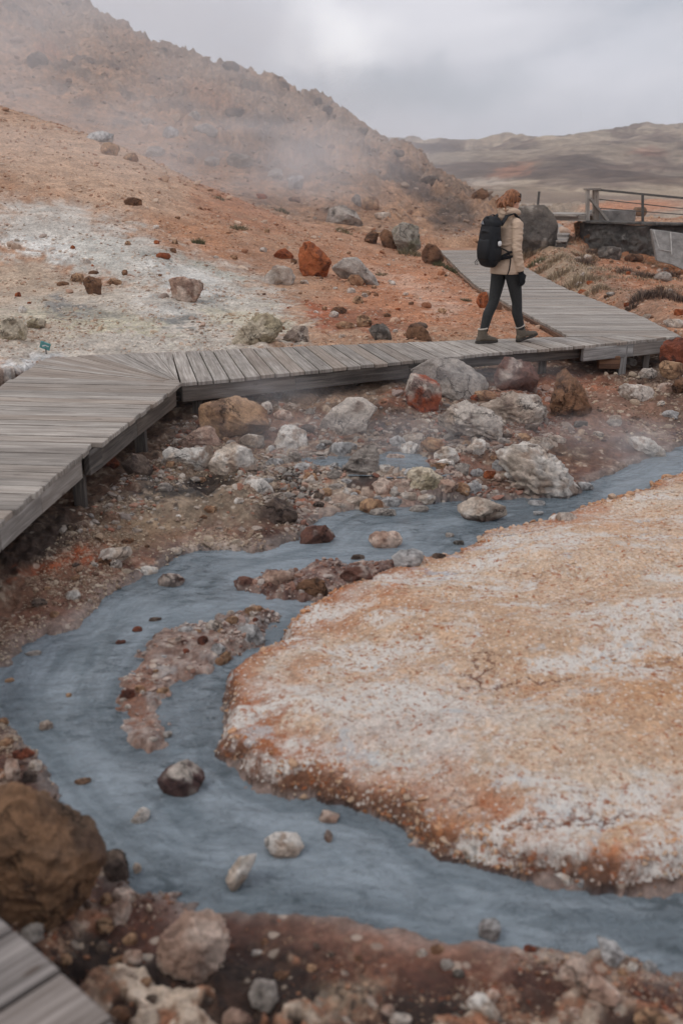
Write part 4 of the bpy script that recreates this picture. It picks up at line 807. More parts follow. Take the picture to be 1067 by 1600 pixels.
# ------------------------------------------------------------------ rocks
def ico(n):
    bm = bmesh.new(); bmesh.ops.create_icosphere(bm, subdivisions=n, radius=1.0); V = np.array([v.co[:] for v in bm.verts]); Fc = np.array([[v.index for v in f.verts] for f in bm.faces]); bm.free(); return V, Fc
ICO = {k: ico(k) for k in (1, 2, 3, 4, 5, 6)}
PAL = dict(
    white=[S(206, 198, 188), S(188, 172, 156), S(150, 126, 108)], pale=[S(190, 178, 166), S(172, 154, 138), S(132, 114, 102)], grey=[S(164, 154, 144), S(146, 136, 127), S(110, 102, 95)],
    bluegrey=[S(184, 180, 176), S(156, 153, 150), S(116, 110, 106)], tan=[S(168, 134, 104), S(142, 106, 80), S(100, 76, 62)], orange=[S(158, 90, 54), S(132, 70, 42), S(92, 56, 42)], rust=[S(124, 68, 48), S(94, 56, 44), S(60, 42, 38)],
    brown=[S(126, 92, 68), S(104, 76, 58), S(64, 48, 40)], dark=[S(112, 96, 84), S(88, 74, 66), S(60, 50, 46)], pink=[S(192, 170, 154), S(170, 140, 122), S(126, 96, 82)], rustwhite=[S(150, 72, 40), S(190, 176, 162), S(92, 54, 42)],
    redwhite=[S(112, 78, 66), S(186, 170, 158), S(78, 54, 48)], wine=[S(88, 66, 62), S(178, 166, 154), S(62, 48, 47)], moss=[S(146, 138, 126), S(112, 108, 86), S(92, 86, 76)], slate=[S(86, 79, 73), S(100, 92, 84), S(158, 149, 138)], bigbrown=[S(126, 95, 70), S(100, 80, 64), S(82, 62, 50)], green=[S(188, 174, 152), S(160, 146, 120), S(124, 108, 88)])
def rock(poly, pal, label, name='rock', seed=None, thick=.85, strata=0.0, rough=1.0, mixk=.5, group=None, sub=None, cat='rock', sink=.10, wetb=.0, ground_at=None, fwd=0.0):
    if len(poly) == 4 and not isinstance(poly[0], (tuple, list)):
        cx, cy, w, h = poly; rr = random.Random(seed or int(cx * 7 + cy * 13)); n = 9; poly = []
        for k in range(n):
            th = 2 * math.pi * (k + rr.uniform(-.3, .3)) / n; sq = 1 / max(abs(math.cos(th)) ** 2.6 + abs(math.sin(th)) ** 2.6, .1) ** (1 / 2.6); r = rr.uniform(.82, 1.08) * sq; poly.append((cx + w / 2 * r * math.cos(th), cy + h / 2 * r * math.sin(th)))
    P = np.array(poly, float); seed = seed or int(P[:, 0].sum() * 3 + P[:, 1].sum()) % 9973; rs = np.random.default_rng(seed)
    x0, x1, y0, y1 = P[:, 0].min(), P[:, 0].max(), P[:, 1].min(), P[:, 1].max(); cx = (x0 + x1) / 2; cyy = (y0 + y1) / 2; w, h = x1 - x0, y1 - y0
    bx = P[P[:, 1] > y1 - .3 * h, 0].mean(); G = hit(*(ground_at or (bx, y1 - .04 * h))); dg = (G - CAM) @ FWV
    P[:, 1] = np.where(P[:, 1] > cyy, P[:, 1] + (P[:, 1] - cyy) * sink * 2, P[:, 1])
    t = thick * .5 * math.sqrt(w * h) * dg / F; d0 = dg + (.5 - fwd) * t
    cen = CAM + ray(cx, cyy) * d0; e3 = CAM - cen; e3 /= np.linalg.norm(e3); e1 = np.cross(np.array([0, 0, 1.]), e3); e1 /= np.linalg.norm(e1); e2 = np.cross(e3, e1)
    ppx = F / d0; q = np.stack([(P[:, 0] - cx) / ppx, -(P[:, 1] - cyy) / ppx], 1)
    dn = []
    for i in range(len(q)):
        a, b = q[i], q[(i + 1) % len(q)]
        for s in np.linspace(0, 1, 12, endpoint=False): dn.append(a + (b - a) * s)
    dn = np.array(dn); ph = np.arctan2(dn[:, 1], dn[:, 0]); r = np.hypot(dn[:, 0], dn[:, 1]); i = np.argsort(ph); ph, r = ph[i], r[i]
    r = np.convolve(np.concatenate([r[-2:], r, r[:2]]), np.array([.05, .15, .6, .15, .05]), 'valid')
    ph2 = np.concatenate([ph - 2 * math.pi, ph, ph + 2 * math.pi]); r2 = np.concatenate([r, r, r])
    size_px = math.sqrt(w * h); sub = sub or (6 if size_px > 110 else 5 if size_px > 45 else 4 if size_px > 18 else 3)
    V, Fc = ICO[sub]; fi = np.arctan2(V[:, 1], V[:, 0]); rho = np.hypot(V[:, 0], V[:, 1]); rad = np.interp(fi, ph2, r2)
    p = np.stack([np.cos(fi) * rad * rho ** .82, np.sin(fi) * rad * rho ** .82, np.sign(V[:, 2]) * np.abs(V[:, 2]) ** .85 * t], 1)
    L = math.sqrt(w * h) / ppx
    for k in range(20):                                  # broken faces
        n = rs.normal(size=3); n[2] = abs(n[2]) * rs.choice([1, 1, -1]); n[2] += 1.0 * np.sign(n[2]); n /= np.linalg.norm(n); d = p @ n; lim = d.max() * rs.uniform(.62, .92)
        o = np.maximum(d - lim, 0); p -= n * (o * .96)[:, None]
    pn = p / L; off = rs.uniform(0, 50, 3); f1 = fbm3(pn * 2.0 + off, 4, seed, .55); f2 = 1 - np.abs(fbm3(pn * 3.3 + off, 4, seed + 5, .55)) * 2; f3 = fbm3(pn * 11 + off, 3, seed + 9, .6)
    nr = p / np.maximum(np.linalg.norm(p, axis=1), 1e-6)[:, None]
    ts = fbm3(pn * 2.3 + off + 3, 3, seed + 21) * 5; tf = ts - np.floor(ts); led = (np.floor(ts) + sstep(.35, .65, tf)) / 5 - ts / 5
    disp = L * rough * (.05 * f1 + .05 * (f2 - .6) + .030 * f3 + .16 * led)
    if strata:
        sn = np.array([rs.uniform(-.35, .35), 1, rs.uniform(.2, .6)]); sn /= np.linalg.norm(sn); sv = (pn @ sn) * 9 + 1.6 * fbm3(pn * 2.4 + off, 3, seed + 3); saw = sv - np.floor(sv); disp += L * strata * .05 * (np.minimum(saw * 1.3, 1) - .6 - 1.5 * (saw > .93))
    if t / L < .12: disp *= .5
    p = p + nr * disp[:, None]
    Wd = cen + p[:, :1] * e1 + p[:, 1:2] * e2 + p[:, 2:] * e3
    c1, c2, c3 = PAL[pal]; m1 = sstep(-.12, .16, fbm3(pn * 1.6 + off + 9, 4, seed + 13, .55) + (mixk - .5)); m2 = sstep(.10, .34, fbm3(pn * 4.2 + off, 4, seed + 17, .6))
    col = c1 + (c2 - c1) * m1[:, None]; col = col + (c3 - col) * (m2 * .75)[:, None]
    col = col * (1 + .35 * (f2 - .62))[:, None].clip(.6, 1.15); 
    if wetb:                                             # waterline stain of silt and rust
        zz = Wd[:, 2] - (WZ if G[1] < 12 else G[2]); mk = sstep(.05, .012, zz + .03 * f1) * wetb; col = col + (S(86, 66, 58) - col) * mk[:, None]
    col = col * rs.uniform(.93, 1.06)
    loc = np.array([cen[0], cen[1], Wd[:, 2].min()])
    o = np_mesh(name, Wd, Fc, M['rock'], True, {'Col': ('FLOAT_COLOR', np.clip(col, .01, .8))}, loc=loc)
    tag(o, label, cat, group); return o
R = rock
BW = 'rocks between the boardwalk and the stream'; IW = 'rocks standing in the stream'; SL = 'rocks on the slope behind the boardwalk'; BB = 'stones on the near bank'; HS = 'rocks on the steaming hillside'; RB = 'rubble in the stream bed'
# between walkway and stream
R([(640, 580), (680, 559), (715, 561), (760, 590), (777, 610), (770, 624), (720, 630), (700, 618), (660, 604)], 'grey', 'big rounded grey pitted boulder directly under the boardwalk edge behind the orange one', 'boulder', group=BW, rough=.6)
R([(624, 602), (640, 583), (670, 586), (690, 601), (698, 620), (690, 637), (655, 642), (632, 631)], 'rustwhite', 'bright orange boulder with white crust leaning on the big grey boulder', 'boulder', group=BW, rough=.7, mixk=.3, fwd=.9)
R([(770, 590), (785, 560), (810, 557), (842, 573), (838, 610), (805, 615), (778, 606)], 'redwhite', 'dark red boulder with white crust patches tucked under the boardwalk', 'boulder', group=BW, mixk=.45)
R([(862, 655), (868, 584), (881, 577), (900, 596), (925, 633), (923, 643), (905, 655), (886, 660)], 'brown', 'pointed tall brown rock standing alone below the boardwalk', 'boulder', group=BW, rough=1.2)
R([(745, 636), (797, 614), (836, 612), (856, 643), (846, 657), (807, 669), (770, 664)], 'pale', 'large pale layered boulder with creased right end', 'boulder', group=BW, strata=1.0)
R([(679, 658), (710, 631), (752, 626), (780, 643), (784, 660), (782, 682), (772, 684), (760, 672), (703, 679)], 'pale', 'flat topped pale ledge rock overlapping the left of the layered boulder', 'boulder', group=BW, strata=.8, fwd=.6)
R([(777, 710), (797, 698), (841, 704), (875, 727), (901, 752), (905, 777), (861, 780), (817, 768), (790, 740)], 'white', 'big tilted white slab with furrowed layers beside the upper stream', 'boulder', group=BW, strata=1.5, wetb=.5)
R([(703, 795), (738, 777), (787, 789), (791, 802), (752, 818), (718, 806)], 'white', 'pale grey angular rock standing in the dark water below the furrowed slab', 'rock', group=IW, wetb=.8)
R([(494, 667), (517, 640), (542, 622), (565, 621), (592, 636), (577, 656), (571, 673), (545, 686), (520, 685)], 'pale', 'large smooth pale boulder with beak like right corner in the steam', 'boulder', group=BW, rough=.6)
R([(302, 645), (319, 630), (376, 617), (405, 629), (420, 643), (421, 667), (396, 680), (364, 688), (319, 670)], 'tan', 'large orange brown boulder near the inner corner of the boardwalk', 'boulder', group=BW, rough=.7)
R([(276, 688), (331, 661), (343, 677), (342, 698), (293, 701)], 'pink', 'wedge shaped pinkish white rock with black speckled end under the orange brown boulder', 'rock', group=BW)
R([(252, 703), (263, 694), (283, 702), (339, 698), (331, 720), (314, 737), (273, 737), (256, 724)], 'white', 'long saddle shaped white rock with orange underside', 'rock', group=BW, rough=.7)
R([(323, 730), (339, 704), (364, 692), (395, 704), (402, 732), (364, 744), (329, 744)], 'white', 'big chunky white rock right of the saddle shaped one', 'boulder', group=BW)
R([(369, 688), (385, 678), (420, 682), (422, 698), (390, 703)], 'pale', 'low flat pale rock between the chunky white rock and white block', 'rock', group=BW)
R([(425, 698), (440, 666), (453, 663), (478, 674), (481, 700), (440, 703)], 'white', 'white angular block standing alone in front of the soil bank', 'rock', group=BW)
R([(375, 760), (387, 742), (405, 742), (428, 760), (425, 777), (395, 770)], 'white', 'cream angular rock at the edge of the dark gravel', 'rock', group=BW)
R([(531, 735), (550, 712), (571, 694), (584, 691), (593, 703), (597, 739), (555, 742)], 'grey', 'grey pyramid shaped rock beside the small pool', 'boulder', group=BW, strata=.6)
R([(576, 760), (596, 745), (620, 758), (615, 775), (587, 771)], 'pink', 'rounded peach coloured rock below the grey pyramid', 'rock', group=BW)
R([(467, 756), (482, 740), (501, 745), (498, 757)], 'pale', 'small tan rock left of the grey pyramid', 'rock', group=BW)
R([(187, 717), (207, 707), (233, 714), (240, 737), (223, 747), (202, 740)], 'dark', 'dark brown round rock beside the rust red one near the deck notch', 'rock', group=BW)
R([(122, 716), (137, 697), (162, 697), (187, 725), (170, 740), (132, 736)], 'rust', 'deep rust red rock poking out under the notch of the boardwalk', 'rock', group=BW)
R([(403, 796), (430, 776), (455, 785), (469, 812), (455, 824), (415, 818)], 'dark', 'low dark brown hump of rock above the stream bank', 'boulder', group=BW, rough=.8)
R([(460, 840), (480, 823), (510, 820), (527, 838), (500, 852), (470, 852)], 'redwhite', 'reddish brown rock with pale patches at the water edge below the dark hump', 'rock', group=IW, wetb=.5)
R([(140, 868), (165, 857), (205, 855), (216, 868), (180, 880), (150, 878)], 'pale', 'flat pale stone on the rusty left bank', 'rock', group=BW, thick=.5)
R([(206, 890), (225, 884), (248, 888), (246, 899), (215, 899)], 'white', 'small flat white stone at the water edge on the left bank', 'rock', group=BW, thick=.6)
R([(243, 906), (255, 896), (280, 898), (292, 908), (275, 919), (250, 919)], 'redwhite', 'dark reddish clump of rock in the water off the left bank', 'rock', group=IW, rough=1.6, wetb=.4)
R([(364, 988), (374, 972), (400, 974), (417, 1001), (395, 1009), (369, 1003)], 'bluegrey', 'grey angular rock on the pebbly island', 'rock', group=IW)
R([(243, 1217), (263, 1198), (293, 1187), (316, 1205), (322, 1219), (304, 1237), (278, 1250), (253, 1235)], 'wine', 'dark wine red rock streaked with white in the middle of the stream', 'boulder', group=IW, wetb=.4, rough=.7, mixk=.4)
R([(201, 1282), (223, 1261), (237, 1265), (231, 1284), (212, 1288)], 'white', 'small white rock below the streaked wine red rock', 'rock', group=IW, wetb=.3)
R([(409, 1313), (430, 1302), (465, 1303), (476, 1324), (455, 1343), (430, 1338)], 'white', 'blocky white rock in the lower stream', 'rock', group=IW, wetb=.4)
R([(353, 1369), (374, 1342), (403, 1336), (396, 1353), (362, 1394)], 'white', 'long narrow white rock left of the blocky one in the lower stream', 'rock', group=IW, wetb=.4)
R([(492, 1285), (506, 1266), (532, 1272), (523, 1287)], 'pink', 'small pinkish rock close to the orange edge of the mound', 'rock', group=IW, wetb=.4)
R((513, 1307, 15, 22), 'pink', 'tiny upright stone between the mound edge and the blocky white rock', 'rock', group=IW, wetb=.5)
R([(746, 1439), (775, 1434), (783, 1451), (774, 1472), (750, 1470)], 'bluegrey', 'single grey white stone against the near bank of the stream', 'rock', group=IW, wetb=.5)
R((129, 1221, 32, 11), 'tan', 'thin tan stone barely above the water near the left bank', 'rock', group=IW, wetb=.5, thick=.6)
R((72, 1134, 25, 18), 'white', 'small white stone in the quiet water at left', 'rock', group=IW, wetb=.5)
R((54, 1021, 38, 9), 'grey', 'flat grey stone at the tip of the left bank', 'rock', group=IW, thick=.5)
R((108, 1086, 10, 8), 'tan', 'tiny brown stone alone in the pale water at left', 'rock', group=IW)
R((15, 1063, 16, 8), 'tan', 'tiny tan stone at the left edge of the picture above the quiet water', 'rock', group=IW)
R((601, 843, 60, 30), 'pink', 'pinkish white crusted rock low in the upper stream', 'rock', group=IW, wetb=.4, thick=.6)
R([(611, 870), (625, 859), (645, 857), (663, 863), (666, 878), (640, 888), (617, 884)], 'bluegrey', 'grey flat rock at the right tip of the upper island', 'rock', group=IW, wetb=.4)
R((685, 869, 28, 11), 'dark', 'small dark stone between the grey flat rock and the mound', 'rock', group=IW)
R((561, 871, 28, 10), 'dark', 'small dark stone touching the upper island', 'rock', group=IW)
R((702, 836, 18, 9), 'grey', 'little grey stone in the channel by the mound corner', 'rock', group=IW)
R((717, 848, 20, 9), 'slate', 'little dark grey stone nearest the mound corner', 'rock', group=IW)
R((838, 786, 34, 9), 'bluegrey', 'low grey stone in the dark water under the furrowed slab', 'rock', group=IW); R((840, 802, 22, 8), 'bluegrey', 'small pale stone in the dark water right of the angular rock', 'rock', group=IW)
for (b, p, l) in (((620, 690, 28, 18), 'bluegrey', 'pale grey rubble stone topmost of the cluster beside the small pool'), ((640, 703, 42, 26), 'white', 'pale knobbly stone in the cluster beside the small pool'), ((617, 720, 34, 24), 'pink', 'pink and white stone on the right rim of the small pool'),
    ((746, 698, 34, 32), 'white', 'white upright stone left of the furrowed slab'), ((719, 702, 18, 14), 'pale', 'small pale stone leaning by the white upright stone'), ((676, 696, 36, 26), 'tan', 'tan flat rubble stone above the red pebbles'), ((697, 724, 28, 16), 'white', 'round white stone among the red pebbles'),
    ((677, 723, 16, 12), 'pink', 'tiny pink white stone left of the round white stone'), ((745, 739, 22, 15), 'bluegrey', 'rounded blue grey stone among the red pebbles'), ((765, 742, 22, 16), 'orange', 'red stone touching the base of the furrowed slab'), ((778, 747, 15, 15), 'pink', 'pale stone squeezed between the red stone and the slab'),
    ((558, 782, 42, 20), 'pale', 'flat pale stone on the silty shelf left of the stream rocks'), ((715, 764, 44, 22), 'tan', 'cracked tan flat stone below the red pebbles'), ((838, 703, 46, 18), 'pale', 'pale rock right behind the top of the furrowed slab'), ((819, 684, 34, 16), 'tan', 'flat brownish stone on the mud below the layered boulder'),
    ((886, 808, 42, 15), 'pale', 'pale stone at the tip of the mound beside the dark water'), ((912, 760, 32, 15), 'bluegrey', 'grey stone in the upper stream right of the furrowed slab'), ((547, 697, 28, 13), 'bluegrey', 'small pale stone on the far rim of the small pool'), ((508, 692, 24, 10), 'grey', 'little grey stone on the mud under the smooth pale boulder'),
    ((501, 698, 16, 12), 'bluegrey', 'little pale stone left of the small pool'), ((431, 722, 38, 13), 'bluegrey', 'flat blue grey stone below the white angular block'), ((475, 730, 38, 14), 'bluegrey', 'flat grey stone at the left end of the small pool'), ((500, 719, 32, 11), 'bluegrey', 'thin grey stone in the small pool'),
    ((418, 752, 28, 11), 'bluegrey', 'grey stone behind the cream angular rock'), ((444, 649, 34, 19), 'pink', 'pale pink stone right of the orange brown boulder'), ((416, 640, 22, 26), 'pale', 'pale stone pressed against the right side of the orange brown boulder'), ((755, 619, 42, 20), 'tan', 'tan lumpy rock at the foot of the big grey boulder'),
    ((741, 622, 16, 11), 'orange', 'small orange stone at the foot of the big grey boulder'), ((635, 775, 44, 14), 'pale', 'low pale stone in front of the greenish rock'), ((596, 800, 50, 14), 'grey', 'low grey slab along the near edge of the rubble shelf'), ((655, 795, 34, 12), 'grey', 'small grey rock between the shelf and the angular rock in the water'),
    ((222, 912, 0, 0), None, None), ((700, 683, 24, 12), 'grey', 'grey stone under the flat topped ledge rock'), ((640, 738, 26, 13), 'bluegrey', 'pale rounded stone at the right end of the small pool'), ((660, 731, 18, 11), 'pink', 'pinkish stone between the small pool and the red pebbles'), ((525, 760, 30, 11), 'grey', 'thin grey stone below the grey pyramid'), ((542, 752, 22, 9), 'bluegrey', 'small pale stone at the foot of the grey pyramid')):
    if p: R(b, p, l, 'rock', group=RB, wetb=0)
R([(620, 750), (645, 730), (670, 732), (694, 746), (690, 767), (640, 771)], 'green', 'knobbly greenish tan rock in the middle of the rubble', 'rock', group=RB, rough=1.4)
R([(957, 611), (975, 600), (1004, 602), (1029, 605), (1026, 623), (1000, 630), (970, 622)], 'pale', 'pale flat rock on the brown soil near the right posts', 'rock', group=BW)
R((1043, 608, 40, 20), 'pink', 'peach coloured stone near the right edge below the boardwalk', 'rock', group=BW)
R([(973, 686), (985, 683), (1010, 684), (1049, 707), (1030, 716), (990, 702)], 'white', 'flat white stone on the mud above the upper stream', 'rock', group=BW, thick=.5)
R((934, 679, 19, 12), 'white', 'small white stone on the dark mud above the upper stream', 'rock', group=BW)
R((1012, 585, 34, 20), 'pale', 'pale flat stone between the two right posts', 'rock', group=BW); R((1048, 578, 42, 32), 'tan', 'rounded tan rock right of the last post', 'rock', group=BW)
R([(1030, 560), (1036, 532), (1055, 528), (1085, 530), (1090, 572), (1050, 578)], 'rust', 'dark red rock at the very end of the boardwalk', 'rock', group=BW); R((1062, 600, 26, 34), 'brown', 'brown rock cut by the right edge below the dark red one', 'rock', group=BW)
R((985, 566, 20, 14), 'grey', 'small grey stone behind the right posts under the deck', 'rock', group=BW); R((905, 662, 34, 10), 'slate', 'thin slate stone on the mud right of the pointed brown rock', 'rock', group=BW); R((790, 681, 26, 10), 'dark', 'small dark stone under the layered boulder', 'rock', group=BW)
R((960, 660, 26, 12), 'grey', 'grey stone on the dark mud below the pale flat rock', 'rock', group=BW); R((1046, 648, 30, 14), 'bluegrey', 'pale stone at the upper right corner of the stream', 'rock', group=BW)
rgx = np.random.default_rng(31)
SCAT = []
def scatter(n, x0, x1, y0, y1, w0, w1, pals, label, group, test=None):
    k = 0
    while k < n:
        x, y, w_ = rgx.uniform(x0, x1), rgx.uniform(y0, y1), w0 * (w1 / w0) ** (rgx.random() ** 1.6)
        g = hit(x, y)
        if test is not None and not test(g): continue
        if min(poly_sd(q, np.array([g[0]]), np.array([g[1]]))[0] for q in (P_MAIN, P_LEFT, P_NEAR)) < .12: continue
        o_ = R((x, y, w_, w_ * rgx.uniform(.42, .75)), pals[rgx.integers(0, len(pals))], label, 'rock', group=group, seed=int(rgx.integers(1, 9000)), rough=1.2, sink=.2); SCAT.append((w_, o_)); k += 1
onland = lambda g: g[2] > WZ + .01
scatter(64, 420, 880, 685, 800, 13, 46, ['bluegrey', 'pale', 'pink', 'white', 'grey', 'tan'], 'loose angular stone in the rubble between the small pool and the stream', 'loose rubble by the small pool', onland)
scatter(26, 250, 520, 640, 800, 10, 30, ['pale', 'grey', 'tan', 'white', 'dark'], 'loose stone on the bank between the inner deck corner and the stream', 'loose stones below the inner deck corner', onland)
scatter(26, 560, 1060, 590, 700, 9, 26, ['tan', 'grey', 'brown', 'pale', 'dark'], 'loose stone on the brown soil under the right end of the boardwalk', 'loose stones below the right end of the deck', onland)
scatter(22, 10, 330, 780, 960, 9, 28, ['tan', 'pale', 'dark', 'white', 'brown'], 'loose stone on the dark gravelly left bank', 'loose stones on the left bank', onland)
scatter(20, 120, 1060, 1420, 1600, 14, 52, ['pink', 'tan', 'dark', 'brown', 'pale', 'tan'], 'loose stone on the near reddish bank at the bottom', 'loose stones on the near bank', onland)
bank = lambda g: g[1] > 11 and poly_sd(P_PATH, g[:1], g[1:2])[0] > .15 and poly_sd(P_MAIN, g[:1], g[1:2])[0] > .15
scatter(34, 900, 1066, 385, 515, 6, 18, ['tan', 'brown', 'orange', 'grey', 'pale'], 'small stone on the rusty bank right of the far path', 'small stones on the right bank', lambda g: bank(g) and g[1] < 24)
scatter(50, 10, 700, 330, 530, 4, 13, ['tan', 'brown', 'pale', 'orange', 'white'], 'small loose stone on the orange and white slope behind the boardwalk', 'small stones on the slope', bank)
scatter(26, 400, 700, 400, 530, 6, 20, ['tan', 'brown', 'pale'], 'loose stone around the bigger rocks on the orange slope', 'loose stones by the bigger slope rocks', bank)
scatter(26, 190, 620, 880, 1170, 10, 30, ['redwhite', 'pale', 'bluegrey', 'rust', 'tan'], 'small stone lying on one of the two islands in the stream', 'small stones on the islands', lambda g: min(poly_sd(W_ISLA, g[:1], g[1:2])[0], poly_sd(W_ISLB, g[:1], g[1:2])[0]) < 0)
# island clumps
for (b, p, l) in (((381, 912, 40, 26), 'redwhite', 'reddish crusted rock at the left tip of the upper island'), ((432, 905, 54, 28), 'pink', 'pale pink crusted rock on the upper island'), ((487, 918, 56, 32), 'brown', 'brown lump in the middle of the upper island'), ((555, 896, 60, 26), 'redwhite', 'reddish rock at the right of the upper island'),
    ((398, 955, 40, 16), 'tan', 'orange flecked stone at the top of the pebbly island'), ((334, 978, 30, 18), 'pale', 'small pale stone at the top left of the pebbly island'), ((341, 1016, 26, 22), 'bluegrey', 'small bluish stone on the right shore of the pebbly island'), ((275, 1002, 36, 12), 'pink', 'thin pink stone on the pebbly island'), ((262, 1148, 16, 12), 'white', 'white pebble at the bottom tip of the pebbly island'), ((290, 983, 26, 10), 'bluegrey', 'flat bluish stone on the upper edge of the pebbly island'),
    ((200, 1085, 26, 16), 'rust', 'rust brown stone on the left shore of the pebbly island'), ((216, 983, 20, 10), 'rust', 'dark red stone in the water above the pebbly island'), ((190, 1003, 18, 8), 'rust', 'tiny dark red stone in the water left of the pebbly island'), ((240, 968, 26, 8), 'dark', 'low dark stone in the ripples above the pebbly island')):
    R(b, p, l, 'rock', group=IW, rough=1.4, wetb=.3)
# left bank clump and the big foreground boulder
R([(-70, 1270), (-30, 1238), (0, 1227), (46, 1227), (86, 1256), (116, 1281), (157, 1317), (162, 1348), (147, 1388), (116, 1423), (76, 1455), (30, 1470), (-60, 1470)], 'bigbrown', 'very big brown boulder in the left foreground', 'boulder', group=BB, rough=.95, thick=.9, sub=6)
for (b, p, l) in (((20, 1207, 26, 44), 'pink', 'elongated pinkish stone in the dark clump above the big brown boulder'), ((56, 1196, 24, 20), 'pale', 'pale stone at the water edge of the dark clump'), ((35, 1178, 40, 16), 'rust', 'dark rust stone at the top of the clump above the big boulder'), ((10, 1160, 24, 16), 'tan', 'tan stone on the left edge above the dark clump'), ((46, 1214, 26, 22), 'dark', 'almost black stone wedged on top of the big brown boulder'), ((6, 1128, 18, 14), 'tan', 'little tan stone at the left edge beside the quiet water'),
    ((182, 1352, 42, 50), 'dark', 'dark brown rock touching the right side of the big brown boulder'), ((193, 1399, 40, 26), 'pink', 'pale pink angular stone right of the big brown boulder'), ((188, 1426, 40, 36), 'pink', 'chunky pinkish stone below the pale angular one'), ((167, 1446, 36, 28), 'tan', 'tan stone at the lower right of the big brown boulder'), ((168, 1405, 26, 20), 'tan', 'small tan stone between the big boulder and the pale angular one'), ((206, 1497, 34, 26), 'pink', 'pink stone on the near soil left of the pitted slab'),
    ((162, 1480, 26, 22), 'dark', 'dark stone in the gravel in front of the near deck'), ((54, 1458, 42, 32), 'grey', 'grey stone between the big boulder and the near deck'), ((204, 1469, 26, 20), 'tan', 'small tan stone above the pink one left of the pitted slab'), ((215, 1356, 14, 18), 'pale', 'thin pale stone on the water edge beside the dark brown rock'), ((228, 1535, 24, 16), 'tan', 'small tan stone below the pitted slab'), ((100, 1500, 26, 18), 'tan', 'tan stone close to the corner of the near deck'), ((270, 1400, 40, 12), 'redwhite', 'low red and white stone on the waterline near the dark brown rock')):
    R(b, p, l, 'rock', group=BB)
R([(233, 1500), (253, 1458), (283, 1428), (324, 1431), (364, 1443), (374, 1474), (354, 1514), (324, 1541), (273, 1511)], 'pink', 'large flat pinkish white pitted slab on the near bank', 'boulder', group=BB, thick=.35, rough=1.3, mixk=.6)
R([(385, 1547), (400, 1532), (433, 1537), (435, 1560), (420, 1577), (395, 1567)], 'grey', 'blunt grey stone on the near bank below the pitted slab', 'rock', group=BB)
R([(344, 1587), (365, 1575), (395, 1592), (385, 1614), (350, 1614)], 'pink', 'peach stone cut by the bottom edge of the picture', 'rock', group=BB)
R([(727, 1571), (740, 1553), (757, 1555), (786, 1585), (772, 1597), (743, 1583)], 'white', 'oval cream stone lying on the red near bank', 'rock', group=BB)
R([(870, 1527), (881, 1503), (906, 1496), (926, 1516), (910, 1541), (881, 1547)], 'pink', 'big pinkish white stone beside the dark hollow on the near bank', 'rock', group=BB)
R([(901, 1551), (925, 1528), (940, 1526), (970, 1550), (955, 1571), (930, 1564)], 'pink', 'cream stone leaning against the big pinkish one at lower right', 'rock', group=BB)
R([(929, 1467), (960, 1471), (978, 1491), (965, 1509), (945, 1502)], 'bluegrey', 'grey white stone at the lower right water edge', 'rock', group=BB); R((1015, 1511, 22, 20), 'bluegrey', 'small white stone right of the grey white one at the water edge', 'rock', group=BB); R((988, 1510, 16, 16), 'white', 'tiny cream stone between the two water edge stones at lower right', 'rock', group=BB)
R([(988, 1582), (1020, 1574), (1050, 1590), (1050, 1612), (995, 1612)], 'tan', 'pale tan stone cut by the bottom edge near the right corner', 'rock', group=BB)
R((716, 1522, 20, 16), 'slate', 'blue grey pebble on the red near bank', 'rock', group=BB); R((700, 1507, 26, 16), 'grey', 'grey crumbly stone on the near bank above the blue grey pebble', 'rock', group=BB); R((494, 1479, 12, 12), 'dark', 'black pebble on the smooth pink near bank', 'rock', group=BB); R((606, 1580, 26, 18), 'pink', 'pale pink stone at the bottom edge left of the oval cream stone', 'rock', group=BB)
R((828, 1482, 26, 14), 'rust', 'dark red stone on the waterline left of the dark hollow', 'rock', group=BB); R((402, 1490, 20, 12), 'white', 'small white stone on the near bank right of the pitted slab', 'rock', group=BB); R((660, 1490, 20, 14), 'pale', 'pale stone in the crumbly patch on the near bank', 'rock', group=BB)
R((740, 1333, 32, 30), 'white', 'white stone set in the lower edge of the mound', 'rock', group=BB); R((876, 1374, 50, 16), 'white', 'pale flat stone in the lower edge of the mound near the dark water', 'rock', group=BB); R((905, 1380, 26, 12), 'bluegrey', 'bluish white stone right of the flat one in the mound edge', 'rock', group=BB)
# slope behind the walkway
R([(467, 389), (476, 380), (486, 378), (503, 394), (517, 408), (511, 427), (485, 436), (469, 421)], 'orange', 'big bright orange boulder on the slope behind the boardwalk', 'boulder', group=SL)
R([(427, 398), (435, 390), (447, 388), (461, 396), (456, 405), (432, 406)], 'orange', 'small rounded rust orange rock left of the bright orange boulder', 'rock', group=SL, rough=.6)
R([(516, 419), (535, 403), (557, 403), (585, 430), (598, 451), (574, 451), (557, 435), (532, 433)], 'grey', 'grey slab lying flat to the right of the orange boulder', 'boulder', group=SL, rough=.7)
R([(540, 440), (548, 429), (560, 429), (569, 440), (563, 449)], 'tan', 'small tan rock in front of the grey slab on the slope', 'rock', group=SL)
R([(410, 432), (428, 415), (457, 419), (467, 438), (446, 447), (414, 446)], 'pale', 'pale grey rock left below the orange boulder', 'rock', group=SL)
R([(507, 350), (514, 326), (535, 320), (556, 330), (571, 352), (540, 353)], 'grey', 'large smooth grey rock high on the slope', 'boulder', group=SL, rough=.6)
R((557, 314, 18, 22), 'grey', 'upright grey rock at the top of the slope cluster', 'rock', group=SL); R((580, 318, 30, 26), 'tan', 'tan block in the upper slope cluster', 'rock', group=SL); R((597, 338, 30, 16), 'pale', 'flat tan rock below the upper slope cluster', 'rock', group=SL)
